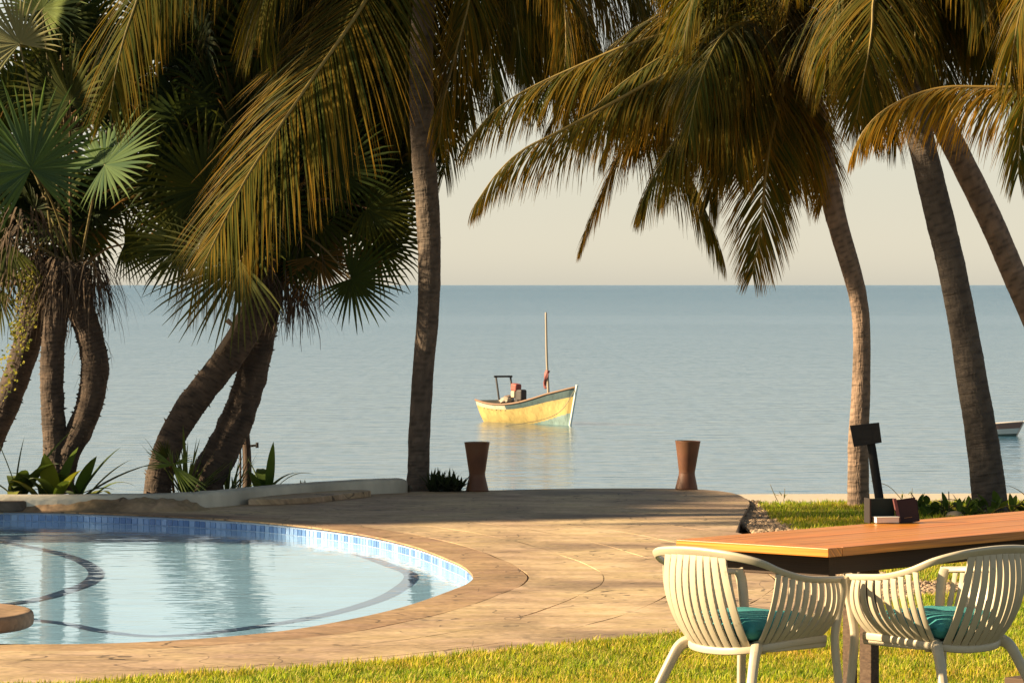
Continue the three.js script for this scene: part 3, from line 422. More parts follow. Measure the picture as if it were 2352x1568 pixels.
// a fifth palm stands just outside the frame; only its hanging golden fronds reach in
palm('coconut palm of which only drooping golden fronds reach into view over the thick trunk', [[2760, 1230], [2740, 900], [2700, 500], [2660, 100], [2640, -20]], 34.5, [74, 68, 62, 60, 60], [2640, -30], [
  [[[2640, -30, 0], [2560, 60, -.2], [2450, 160, -.4], [2352, 198, -.5], [2265, 200, -.5], [2175, 200, -.5], [2100, 218, -.5], [2030, 254, -.5], [1985, 300, -.5], [1958, 352, -.5]], { n: 130, len: .60, droop: 1.2, gold: .85, thick: .026 }],
  [[[2640, -30, 0], [2520, 0, -.8], [2420, 90, -1.1], [2365, 200, -1.2], [2345, 320, -1.2], [2340, 400, -1.2]], { n: 84, len: .7, droop: .8, gold: .4, stiff: .1, side: V(1, 0, 0) }],
  [[[2640, -30, 0], [2560, -140, -.4], [2440, -140, -.8], [2360, -20, -1], [2330, 100, -1.1], [2320, 190, -1.1]], { n: 84, len: .7, droop: 1, gold: .5 }],
], [[20, 40, 2.8, {}], [100, 40, 2.8, {}], [320, 40, 2.8, {}]], {});

// ---------------------------------------------------------------- fan palms
function fanLeaf(parent, hub, mid, normal, R, o = {}) {   // a round pleated leaf of stiff narrow segments
  const { spread = 270, n = 36, droop = .35, cup = .2, tone = GREEN, tips = OLIVE, from = null, split = .42, dry = 0, name = 'fan_leaf' } = o;
  const A = mid.clone().normalize(), N = normal.clone().addScaledVector(A, -normal.dot(A)).normalize(), B = N.clone().cross(A), S = new Shape3();
  const step = spread / n * Math.PI / 180;
  for (let i = 0; i < n; i++) {
    const a = (i - (n - 1) / 2) * step + rr(-.02, .02), L = R * (1 - .22 * Math.pow(Math.abs(i - (n - 1) / 2) / (n / 2), 2)) * rr(.88, 1.05), rip = (k => k)(rr(-.05, .05));
    const d0 = A.clone().multiplyScalar(Math.cos(a)).addScaledVector(B, Math.sin(a)).addScaledVector(N, cup + rip).normalize(), side = A.clone().multiplyScalar(-Math.sin(a)).addScaledVector(B, Math.cos(a)), Nn = side.clone().cross(d0);
    const dr = droop * rr(.5, 1.5), c0 = mixc(tone, tips, rr(0, .5)), c1 = mixc(c0, rnd() < dry ? DRY : tips, rr(.3, 1)); let q = hub.clone(), d = d0.clone(), pr = null, tw = rr(-.5, .5);
    const K = 6; for (let k = 0; k <= K; k++) { const u = k / K, w = u < split ? Math.tan(step / 2) * L * u * 1.04 + .002 : Math.tan(step / 2) * L * split * 1.04 * Math.pow(1 - (u - split) / (1 - split), .75) + .0015, fold = w * .55; const g = smooth(split, 1, u), sd = side.clone().multiplyScalar(Math.cos(tw * g)).addScaledVector(Nn, Math.sin(tw * g)), c = mixc(c0, c1, g);
      const r = [S.v(q.clone().addScaledVector(sd, w), c), S.v(q.clone().addScaledVector(Nn, -fold), c), S.v(q.clone().addScaledVector(sd, -w), c)]; if (pr) { S.q(pr[0], pr[1], r[1], r[0]); S.q(pr[1], pr[2], r[2], r[1]); } pr = r;
      d.addScaledVector(DOWN, dr * g * .55 + .02 * droop).normalize(); q = q.clone().addScaledVector(d, L / K); } }
  const m = mesh(name, S.geo(), M.fan, parent);
  if (from) { const R2 = new Shape3(), c = from.clone().lerp(hub, .55); c.y += from.distanceTo(hub) * .1; tube(R2, spline([from, c, hub]), t => lerp(.017, .009, t), 14, 6, mixc([.12, .10, .03], [.16, .08, .035], rnd())); mesh('petiole', R2.geo(), M.rachis, m); }
  return m;
}
function skirt(parent, c, r, h, n, col) {                 // dead leaf fibres hanging under a crown
  const S = new Shape3(); for (let i = 0; i < n; i++) { const a = rr(0, 6.283), q = c.clone().add(V(Math.cos(a) * r * rr(.3, 1), rr(-.1, .25), Math.sin(a) * r * rr(.3, 1))), d = V(Math.cos(a) * rr(.2, 1.4), rr(-1, .3), Math.sin(a) * rr(.2, 1.4)).normalize(), l = h * rr(.35, 1.1), w = rr(.004, .013), s = V(-Math.sin(a), 0, Math.cos(a)); const cc = mixc(col, [.12, .08, .05], rnd()); let pr = null; for (let k = 0; k <= 5; k++) { const u = k / 5, rw = w * (1 - u * .8), r2 = [S.v(q.clone().addScaledVector(s, rw), cc), S.v(q.clone().addScaledVector(s, -rw), cc)]; if (pr) S.q(pr[0], pr[1], r2[1], r2[0]); pr = r2; d.addScaledVector(DOWN, .38).addScaledVector(V(rr(-1, 1), 0, rr(-1, 1)), .16).normalize(); q.addScaledVector(d, l / 5); } }
  const m = mesh('dead_leaves', S.geo(), M.fibre, parent); m.userData.kind = 'stuff'; return m;
}
function stubs(parent, curve, W, n, t0, t1) {              // broken leaf bases that bristle from the stem
  const S = new Shape3(); for (let i = 0; i < n; i++) { const t = rr(t0, t1), p = curve.getPoint(t), T = curve.getTangent(t), a = rr(0, 6.283), N = V(Math.cos(a), 0, Math.sin(a)).addScaledVector(T, -T.dot(V(Math.cos(a), 0, Math.sin(a)))).normalize(), s = T.clone().cross(N), r = W(t) * .92, l = rr(.015, .05), w = rr(.012, .03), up = rr(-.3, 1.1); const c = mixc([.045, .034, .026], [.14, .10, .07], rnd()); const b = p.clone().addScaledVector(N, r), i0 = S.v(b.clone().addScaledVector(s, w), c), i1 = S.v(b.clone().addScaledVector(s, -w), c), i2 = S.v(b.clone().addScaledVector(N, l).addScaledVector(T, up * l), c), i3 = S.v(b.clone().addScaledVector(T, .03), c); S.t(i0, i1, i2); S.t(i1, i3, i2); S.t(i3, i0, i2); }
  const m = mesh('leaf_bases', S.geo(), M.fibre, parent); m.userData.kind = 'stuff'; return m;
}
const ang = (deg, z = 0) => V(Math.cos(deg * Math.PI / 180), Math.sin(deg * Math.PI / 180), z);
const DARKG = [.024, .036, .009], BLUEG = [.050, .092, .045];
function fanPalm(label, trunks, d, leaves, fill, o = {}) {
  const t = thing('fan_palm', label, 'palm tree', V(0, 0, 0), 0, o.group);
  for (const [axis, widths, dd = 0] of trunks) { const k = trunkMesh(t, axis, d + dd, widths, { ring: .045, rough: .075, tone: [.092, .062, .043], dark: [.030, .022, .017], seg: 160, m: 16 }); stubs(t, k.curve, k.W, 190, .02, .98); }
  for (const [x, y, dd, R, a, z, nz, opt] of leaves) fanLeaf(t, at(x, y, d + dd), ang(a, z), nz, R, opt);
  for (const [x, y, dd, rx, ry, rz, n, Rm, opt] of fill) { const c = at(x, y, d + dd); for (let k = 0; k < n; k++) { const u = V(rr(-1, 1), rr(-1, 1), rr(-1, 1)); if (u.length() > 1) { k--; continue; } const h = c.clone().add(V(u.x * rx, u.y * ry, u.z * rz)), out = V(u.x * rx, u.y * ry + .15, u.z * rz).normalize(), nn = V(rr(-.6, .6), rr(.0, .8), rr(.2, 1)); fanLeaf(t, h, out.addScaledVector(V(rr(-1, 1), rr(-1, 1), rr(-1, 1)), .5), nn, Rm * rr(.75, 1.2), { spread: rr(220, 320), droop: rr(.3, .8), tone: mixc(DARKG, BLUEG, rnd() * .3), tips: mixc(OLIVE, GREEN, .3 + rnd() * .7), from: c.clone().add(V(0, -ry * .45, 0)), dry: .2, n: 30, ...opt }); } }
  for (const [x, y, dd, r, h, n] of o.skirts ?? []) skirt(t, at(x, y, d + dd), r, h, n, [.05, .035, .024]);
  return t;
}
const dF = 40.6;
fanPalm('forked fan palm with two trunks rising from one foot among the lilies', [
  [[[138, 1135], [130, 1085], [124, 1000], [119, 900], [121, 800], [132, 700], [145, 600]], [78, 60, 56, 54, 54, 56, 52]],
  [[[140, 1105], [155, 1042], [183, 985], [208, 915], [217, 840], [205, 770], [184, 705], [170, 610]], [56, 58, 60, 62, 64, 62, 64, 54]]], dF, [
  [70, 388, -.9, 1.02, 97, .1, V(.1, .1, 1), { spread: 300, n: 44, droop: .22, tone: BLUEG, tips: [.13, .2, .03], from: at(168, 600, dF), cup: .12 }],
  [240, 378, -1.0, .80, 40, .05, V(-.75, .35, .7), { spread: 300, n: 40, droop: .25, tone: BLUEG, tips: [.15, .2, .06], from: at(185, 600, dF), cup: .1 }],
  [44, 100, -.6, .74, 115, .1, V(-.55, .3, .8), { spread: 240, n: 36, droop: .2, tone: [.22, .22, .10], tips: [.30, .26, .12], from: at(120, 560, dF) }],
  [95, 20, -.3, .8, 70, 0, V(-.4, .4, .8), { spread: 260, n: 36, tone: [.13, .16, .04], tips: PALE, from: at(140, 560, dF) }],
  [160, 230, -.5, .85, 100, .1, V(-.6, .3, .8), { spread: 280, n: 40, tone: DARKG, from: at(160, 580, dF) }],
  [20, 300, .1, .9, 130, 0, V(-.3, .2, 1), { spread: 280, from: at(150, 590, dF) }],
  [20, 560, -.2, .8, 205, 0, V(-.2, .2, 1), { spread: 240, droop: .8, tone: DARKG, from: at(150, 600, dF) }],
  [285, 560, .2, .6, -10, 0, V(.3, .3, 1), { spread: 200, droop: .9, tone: DARKG, from: at(180, 620, dF) }],
], [[150, 250, .5, .85, 1.1, .7, 22, .72], [110, 480, .4, .75, .55, .6, 12, .62], [230, 330, .9, .6, 1.0, .5, 10, .7]], { skirts: [[145, 640, 0, .28, .75, 260], [60, 520, .2, .5, .9, 160], [215, 640, 0, .2, .8, 130], [215, 830, 0, .14, .35, 26]] });
fanPalm('fan palm whose leaning trunk is wrapped in yellow green creeper', [[[[-70, 1140], [-25, 1010], [12, 930], [45, 840], [72, 750], [86, 680], [100, 590]], [70, 66, 62, 62, 66, 66, 60]]], dF + .5, [
  [-40, 430, 0, .9, 150, 0, V(-.3, .2, 1), { spread: 280, from: at(95, 600, dF) }], [-10, 660, .2, .7, 220, 0, V(-.2, .2, 1), { spread: 220, droop: .9, tone: DARKG, from: at(95, 640, dF) }]],
  [[-60, 430, .6, .8, .7, .6, 9, .7], [40, 540, .5, .5, .4, .5, 6, .6]], { skirts: [[80, 620, 0, .35, .9, 200]] });
{ // creeper on that trunk
  const S = new Shape3(), c = spline(path([[2, 930], [40, 840], [66, 750], [80, 680], [84, 640]], dF + .15)); for (let i = 0; i < 420; i++) { const p = c.getPoint(Math.pow(rnd(), .6)), q = p.add(V(rr(-.2, .06), rr(-.12, .12), rr(-.05, .16))), n = V(rr(-1, .4), rr(0, 1), rr(.2, 1)).normalize(), a = n.clone().cross(V(rr(-1, 1), 1, rr(-1, 1))).normalize(), b = n.clone().cross(a), s = rr(.014, .03), col = mixc([.10, .13, .02], [.30, .25, .03], rnd()); S.q(S.v(q.clone().addScaledVector(a, s), col), S.v(q.clone().addScaledVector(b, s * .8), col), S.v(q.clone().addScaledVector(a, -s), col), S.v(q.clone().addScaledVector(b, -s * .8), col)); }
  tag(mesh('creeper', S.geo(), M.plant), 'yellow green creeper climbing a leaning fan palm trunk', 'creeper');
}
fanPalm('fan palm with a strongly curved sunlit trunk rising from spiky seedlings', [[[[360, 1140], [366, 1090], [392, 1010], [432, 940], [486, 868], [540, 800], [578, 730], [600, 640], [610, 560]], [62, 62, 64, 66, 66, 66, 66, 64, 60]]], dF - .2, [
  [552, 600, -.7, 1.16, 228, .1, V(-.2, .25, 1), { spread: 175, n: 34, droop: .35, tone: DARKG, tips: [.17, .17, .05], from: at(600, 560, dF), split: .35 }],
  [420, 560, -.5, .8, 200, 0, V(-.3, .3, 1), { spread: 230, droop: .6, tone: DARKG, tips: OLIVE, from: at(600, 560, dF) }],
  [470, 430, -.4, .9, 150, 0, V(-.4, .3, 1), { spread: 260, tone: DARKG, from: at(605, 550, dF) }],
  [470, 500, .3, .95, 190, 0, V(-.4, .3, 1), { spread: 260, tone: DARKG, from: at(605, 550, dF) }],
], [[560, 330, .5, 1.0, 1.05, .7, 34, .8], [470, 520, .5, .6, .5, .5, 12, .7], [600, 500, -.2, .35, .4, .3, 9, .6], [430, 120, .9, .9, .7, .6, 18, .85], [640, 60, 1.2, 1.1, .6, .6, 18, .9]], { skirts: [[590, 650, 0, .26, .6, 160]] });
fanPalm('fan palm with a thick shaggy leaning trunk beside the slim wooden post', [[[[462, 1135], [480, 1090], [522, 1010], [556, 930], [580, 850], [598, 760], [612, 670], [628, 570], [640, 480]], [84, 82, 78, 74, 72, 74, 76, 70, 64]]], dF + .2, [
  [806, 640, -.9, .66, -25, .05, V(.15, .15, 1), { spread: 265, n: 34, droop: .2, tone: DARKG, tips: GREEN, from: at(640, 520, dF), split: .38 }],
  [842, 478, -.6, .62, -8, .05, V(.3, .3, 1), { spread: 230, droop: .3, tone: DARKG, from: at(640, 480, dF) }],
  [730, 590, -.4, .62, -75, .05, V(.1, .1, 1), { spread: 200, droop: .4, tone: DARKG, tips: DRY, dry: .5, from: at(640, 520, dF) }],
  [770, 390, -.5, .75, 30, 0, V(.2, .3, 1), { spread: 260, tone: DARKG, tips: GREEN, from: at(640, 480, dF) }],
  [860, 560, .1, .7, -35, 0, V(.1, .2, 1), { spread: 240, tone: DARKG, droop: .6, from: at(640, 500, dF) }],
  [700, 470, -.2, .9, -40, 0, V(.1, .1, 1), { spread: 260, tone: DARKG, from: at(640, 480, dF) }],
], [[700, 260, .6, 1.15, 1.15, .8, 44, .85], [790, 440, .5, .75, .6, .6, 22, .7], [850, 160, .8, .7, .9, .6, 24, .85], [660, 500, -.1, .45, .45, .3, 9, .62], [800, 40, 1.3, .9, .6, .6, 14, .9]], { skirts: [[640, 640, 0, .35, .7, 220], [680, 690, 0, .22, .6, 110], [720, 560, 0, .35, .6, 110]] });
{ // a bare broken branch caught between the two trunks
  const t = thing('broken_branch', 'pale broken branch caught under the fan palm crown', 'branch'); mesh('limb', rod(path([[498, 812, -.4], [530, 760, -.4], [556, 705, -.4]], dF), .035, .022, 8, 8), std({ color: lin(.34, .23, .15), roughness: .9 }), t); mesh('twig', rod(path([[520, 735, -.4], [540, 752, -.4]], dF), .03, .02, 4, 7), std({ color: lin(.34, .23, .15), roughness: .9 }), t); }
// two more fan palms beside the frame: their crowns shade the terrace
for (const [x, z, h] of [[-8.4, -38.6, 3.0], [-8.8, -36.6, 2.9], [-9.6, -35.0, 3.2], [-10.6, -37.6, 4.2], [-11.2, -35.8, 4.1], [-11.6, -34.2, 4.2], [-13.0, -36.8, 5.2], [-13.4, -35.0, 5.1], [-15, -35.7, 6.2], [-15.4, -34.0, 6.2], [-14.6, -38.0, 6]]) {
  const t = thing('fan_palm', 'fan palm standing beyond the edge of the view, shading the terrace', 'palm tree', V(x, DECK, z), 0, 'shade palms beside the terrace');
  mesh('trunk', rod([V(0, -.05, 0), V(.15, h * .5, .1), V(.1, h, 0)], .16, .12, 30, 12), std({ color: lin(.10, .07, .05), roughness: 1 }), t);
  for (let k = 0; k < 40; k++) { const a = k * 2.4, e = rr(-.6, 1.3), dir = V(Math.cos(a) * Math.cos(e), Math.sin(e), Math.sin(a) * Math.cos(e)); fanLeaf(t, V(.1, h, 0).addScaledVector(dir, rr(.3, .95)), dir, V(rr(-.5, .5), 1, rr(-.5, .5)), rr(.75, 1.0), { spread: 290, droop: .5, from: V(.1, h - .1, 0), n: 26 }); }
}
// tall coconut palms beside the frame: they shade the straight trunk, the fan palms and the thick trunk
for (const [x, z, h] of [[-10.8, -39.2, 9.6], [-10.4, -41, 9.2], [-9.6, -34.2, 9.4], [-10.8, -33.9, 7.4]]) {
  const t = thing('coconut_palm', 'coconut palm standing beyond the edge of the view, shading other trunks', 'palm tree', V(x, DECK, z), 0, 'tall shade palms beside the terrace');
  mesh('trunk', rod([V(0, -.05, 0), V(-.2, h * .5, 0), V(0, h, 0)], .15, .11, 30, 12), std({ color: lin(.14, .10, .07), roughness: 1 }), t);
  for (let k = 0; k < 15; k++) frondMesh(t, arch(V(0, h, 0), k * 2.4, rr(-.3, .9), rr(2.4, 3.1), rr(.8, 1.2)), { n: 60, len: .7, gold: .3 });
}

// ---------------------------------------------------------------- small plants
function bladeLeaf(S, base, dir, L, w, arch, col, tipcol, fold = .25, K = 8) { const d = dir.clone().normalize(), side = d.clone().cross(V(0, 1, 0)).normalize(); if (side.length() < .2) side.set(1, 0, 0); let q = base.clone(), pr = null; for (let k = 0; k <= K; k++) { const u = k / K, ww = w * Math.pow(Math.sin(Math.PI * Math.min(1, .12 + u * .88)), .8) * (u > .98 ? .1 : 1), n = side.clone().cross(d).normalize(), c = mixc(col, tipcol, u); const r = [S.v(q.clone().addScaledVector(side, ww).addScaledVector(n, ww * fold), c), S.v(q.clone(), c), S.v(q.clone().addScaledVector(side, -ww).addScaledVector(n, ww * fold), c)]; if (pr) { S.q(pr[0], pr[1], r[1], r[0]); S.q(pr[1], pr[2], r[2], r[1]); } pr = r; d.addScaledVector(DOWN, arch / K * (.4 + u * 1.6)).normalize(); q = q.clone().addScaledVector(d, L / K); } }
function plant(name, label, base, leaves, mat = M.plant, category = 'plant', group) { const t = thing(name, label, category, base, 0, group); const extra = name === 'lily_plant' && leaves.length > 4 ? Array.from({ length: 9 }, () => { const a = rr(0, 6.283), e = rr(.25, 1.0), c = pick([PG, PG, PM]); return [Math.cos(a) * Math.cos(e), Math.sin(e), Math.sin(a) * Math.cos(e) * .6, rr(.22, .36), rr(.04, .06), rr(.4, .9), c, rnd() < .3 ? PY : PM, rr(-.12, .12)]; }) : [];
  for (const [dx, dy, dz, L, w, arch, c, tc, off = 0] of [...leaves, ...extra]) { const S = new Shape3(); bladeLeaf(S, V(off + rr(-.05, .05), 0, rr(-.08, .08)), V(dx, dy, dz), L * 1.75, w * 1.5, arch * 1.5 + .15, c, tc ?? c, .12); mesh('leaf', S.geo(), mat, t); } return t; }
const PG = [.05, .085, .012], PY = [.30, .29, .02], PM = [.10, .15, .018];
const bed = (x, y) => on(x, y + 12, BED);
plant('lily_plant', 'broad leaved lily with tall dark pointed leaves below the creeper trunk', bed(40, 1140), [[.9, 1.5, .1, .62, .055, .2, PG, PM], [.5, 1, .4, .45, .06, .6, PG, PM], [-.5, 1.6, .1, .55, .05, .2, PG, PM], [-.8, .9, .3, .5, .06, .7, PM, PY], [.2, 1.8, 0, .42, .05, .3, PG, PG], [1, .5, .5, .42, .055, .9, PM, PY], [-1, .3, .6, .4, .05, 1, PM, PM], [.7, .35, .8, .32, .06, .6, PY, PY], [-.2, .8, -.6, .4, .06, .8, PG, PM], [0, .7, .9, .38, .05, .9, PM, PY]]);
plant('lily_plant', 'broad leaved lily with bright yellow leaf in front of the forked trunk', bed(118, 1142), [[-.1, 1, .35, .34, .075, .1, PY, PM, -.02], [.5, .9, .3, .30, .06, .3, PM, PY, .06], [-.6, .9, .3, .36, .06, .5, PM, PM], [-.9, .5, .4, .36, .06, .7, PM, PY], [.3, 1.2, -.4, .4, .05, .3, PG, PM]]);
plant('lily_plant', 'broad leaved lily with one long leaf stretched over the white wall', bed(182, 1140), [[1.5, 1, .15, .62, .085, .15, PG, PM, .0], [1, 1.2, .1, .42, .055, .2, PM, PY], [.4, 1.2, .3, .34, .07, .3, [.08, .16, .012], PM], [1.3, .2, .5, .42, .05, .2, PM, PY], [-.5, 1, .3, .3, .06, .5, PG, PM], [.9, 1.5, -.3, .45, .05, .2, PG, PG]]);
function spikes(name, label, base, n, L, w, col, tip, o = {}) { const t = thing(name, label, 'plant', base); for (let i = 0; i < n; i++) { const a = rr(0, 6.283), e = rr(o.lo ?? .15, o.hi ?? 1.4), S = new Shape3(); bladeLeaf(S, V(rr(-1, 1) * (o.r ?? .04), 0, rr(-1, 1) * (o.rz ?? .04)), V(Math.cos(a) * Math.cos(e), Math.sin(e), Math.sin(a) * Math.cos(e)), L * rr(.6, 1.1), w, o.arch ?? .2, col, tip, .2, 4); mesh('leaf', S.geo(), M.plant, t); } return t; }
spikes('palm_seedling', 'spiky palm seedling between the curved and the shaggy trunk', bed(428, 1136), 40, .82, .014, [.07, .11, .015], [.16, .19, .04], { lo: .5, hi: 1.45, arch: .12 });
spikes('palm_seedling', 'spiky palm seedling against the slim wooden post', bed(524, 1130), 50, .60, .012, [.07, .11, .02], [.16, .19, .06], { lo: .1, hi: 1.4, arch: .15, r: .08 });
{ const t = thing('palm_seedling', 'small fan palm seedling with folded leaf on the curved trunk foot', 'plant', V(0, 0, 0)); fanLeaf(t, at(384, 1050, dF - .7), ang(140, .2), V(.2, .3, 1), .22, { spread: 130, n: 14, droop: .1, tone: DARKG, from: bed(400, 1132) }); for (const [a, L] of [[150, .34], [185, .32], [100, .2], [300, .4], [20, .3], [320, .55]]) fanLeaf(t, at(396, 1068, dF - .75), ang(a, .2), V(0, .3, 1), L, { spread: 24, n: 4, droop: .15, tone: PM, tips: PALE }); }
plant('lily_plant', 'small lily with two curled upright leaves beside the slim post', bed(622, 1128), [[.1, 1.2, .1, .36, .045, .05, PG, PM, .02], [-.35, 1, .1, .28, .035, .1, PM, PG, -.06], [-.9, .5, .2, .24, .04, .3, PG, PG, -.1], [-.2, .7, .2, .2, .05, .3, PM, PM, -.12], [.9, .5, 0, .16, .04, .3, PG, PG]]);
{ const t = spikes('flower_stalk', 'single dry flower head above the white wall', bed(698, 1124), 22, .075, .008, [.10, .12, .03], [.26, .22, .12], { lo: -.4, hi: 1.3 }); t.position.y += .10; mesh('stem', rod([V(0, -.14, 0), V(0, 0, 0)], .006, .005, 2, 6), std({ color: lin(.1, .12, .03) }), t); }
spikes('succulent', 'dark spiky succulent clump between the palm trunk and the rusty drum', on(1022, 1128, DECK), 150, .26, .017, [.018, .028, .010], [.04, .055, .015], { r: .17, rz: .08, lo: .05, hi: 1.35 });
{ // seaside shrubs near the thick trunk
  for (const [x, y, label, k] of [[2158, 1190, 'low sea shrub with round glossy leaves beside the menu folders', 30], [2222, 1192, 'low sea shrub with round glossy leaves touching the thick trunk', 28], [2340, 1192, 'low sea shrub with bright leaves beyond the thick trunk', 26]]) {
    const t = thing('sea_shrub', label, 'shrub', on(x, y, LAWN2)); t.scale.setScalar(1.55); for (let i = 0; i < k; i++) { const S = new Shape3(), a = rr(0, 6.283), e = rr(.1, 1.4), c = rnd() < .25 ? [.22, .28, .03] : mixc(PG, PM, rnd()); bladeLeaf(S, V(rr(-.16, .16), rr(0, .10), rr(-.1, .1)), V(Math.cos(a) * Math.cos(e), Math.sin(e), Math.sin(a) * Math.cos(e)), rr(.07, .13), rr(.018, .03), .3, c, c, .2, 5); mesh('leaf', S.geo(), M.plant, t); } for (let i = 0; i < 5; i++) mesh('stem', rod([V(rr(-.12, .12), -.02, rr(-.05, .05)), V(rr(-.18, .18), rr(.08, .18), rr(-.1, .1))], .006, .003, 3, 5), M.postWood, t); }
  const g = new THREE.IcosahedronGeometry(.07, 3), p = g.attributes.position; for (let i = 0; i < p.count; i++) { const s = .8 + .4 * noise3(p.getX(i) * 18 + 5, p.getY(i) * 18 + 5, p.getZ(i) * 18 + 5); p.setXYZ(i, p.getX(i) * s * 1.3, p.getY(i) * s * .8, p.getZ(i) * s); } g.computeVertexNormals(); const r = mesh('rock', g, std({ color: lin(.5, .36, .22), roughness: .95 })); r.position.copy(on(2192, 1192, LAWN2)).add(V(0, .03, .1)); tag(r, 'small tan rock among the low sea shrubs', 'rock');
}

for (const [x, y, label, up] of [[2085, 1160, 'thin beach vine shoot rising beside the leaning signpost', [[-.38, .25], [-.2, .20], [-.06, .06], [0, 0]]], [1792, 1161, 'pair of thin grass stalks at the rounded end of the terrace', [[-.10, .22], [-.06, .12], [0, 0]]]]) {
  const t = thing('beach_vine', label, 'plant', on(x, y, LAWN2)), tw = std({ color: lin(.16, .13, .06) }); mesh('stem', rod(up.map(([a, b]) => V(a, b, 0)), .003, .005, 12, 5), tw, t); mesh('stem', rod([V(.02, 0, 0), V(.045, .09, 0), V(.05, .18, 0)], .004, .003, 8, 5), tw, t);
  for (let k = 0; k < 5; k++) { const S = new Shape3(); bladeLeaf(S, V(rr(-.06, .05), rr(.05, .14), 0), V(rr(-1, 1), rr(.2, 1), rr(-.5, .5)), .06, .009, .2, PM, PY, .2, 4); mesh('leaf', S.geo(), M.plant, t); } }
{ const t = thing('palm_seedling', 'young palm with arching golden blades at the foot of the thick trunk', 'plant', on(2395, 1200, LAWN2)); for (const [dx, dy, dz, L, w, a] of [[-1, .7, .25, .62, .022, 1.3], [-.7, 1.1, .1, .55, .02, 1], [.3, 1.2, .2, .55, .02, .9], [-.3, .9, .6, .5, .02, 1.1], [.8, .8, 0, .5, .02, 1]]) { const S = new Shape3(); bladeLeaf(S, V(0, .05, 0), V(dx, dy, dz), L, w, a, [.30, .24, .02], [.42, .24, .02], .3, 12); mesh('leaf', S.geo(), M.plant, t); } }

// ---------------------------------------------------------------- things on the terrace
function drum(label, x, y, lean) { const b = on(x, y, DECK), t = thing('drum_planter', label, 'planter', b); const prof = [[.02, 0], [.122, 0], [.124, .012], [.108, .08], [.089, .165], [.087, .195], [.093, .225], [.108, .33], [.124, .44], [.138, .525], [.140, .532], [.132, .533], [.128, .52], [.1, .42], [0, .41]]; const g = new THREE.LatheGeometry(prof.map(p => new THREE.Vector2(p[0], p[1])), 44); const m = mesh('drum_body', g, M.rust, t); const band = mesh('waist_band', new THREE.TorusGeometry(.087, .004, 6, 40), M.rust, t); band.rotation.x = Math.PI / 2; band.position.y = .187; t.rotation.z = lean; return t; }
drum('rusty hourglass drum planter next to the dark succulent clump', 1096, 1128, .004);
drum('rusty hourglass drum planter standing alone on the rounded terrace end', 1577, 1124, -.03);
{ const t = thing('wooden_post', 'slim dark wooden post with a small tap rising above the white wall', 'post', bed(566, 1126)); const H = .78; mesh('post_body', rod([V(0, -.05, 0), V(.005, H * .5, 0), V(-.02, H, 0)], .052, .046, 20, 10), M.postWood, t); mesh('pipe', rod([V(-.075, -.05, .02), V(-.07, H * .5, .02), V(-.085, H * 1.6, .02), V(-.05, H * 2.3, .02)], .012, .010, 16, 7), M.postWood, t); const k = mesh('tap', rod([V(.04, .56, .03), V(.12, .57, .03)], .014, .012, 4, 8), M.darkWood, t); mesh('tap_handle', rod([V(.12, .54, .03), V(.12, .60, .03)], .018, .016, 4, 8), M.darkWood, k); }
{ const d = dB - .9, t = thing('signboard', 'dark wooden signboard seen from behind on a leaning post', 'sign'), s = new THREE.Shape([[1952, 977], [2018, 970], [2024, 1015], [1961, 1025]].map(([x, y]) => { const p = at(x, y, d); return new THREE.Vector2(p.x, p.y); })), g = new THREE.ExtrudeGeometry(s, { depth: .022, bevelEnabled: true, bevelSize: .002, bevelThickness: .002, bevelSegments: 1 }); g.translate(0, 0, -d + .05); mesh('board', g, M.darkWood, t);
  const P = [[1991, 985], [2001, 1020], [2012, 1090], [2021, 1148], [2027, 1190]].map(([x, y]) => at(x, y, d)), b = new Shape3(); tube(b, spline(P), (u, a) => .052 / Math.max(Math.abs(Math.cos(a)), Math.abs(Math.sin(a))) * .8, 24, 8); mesh('sign_post', b.geo(), M.darkWood, t); }

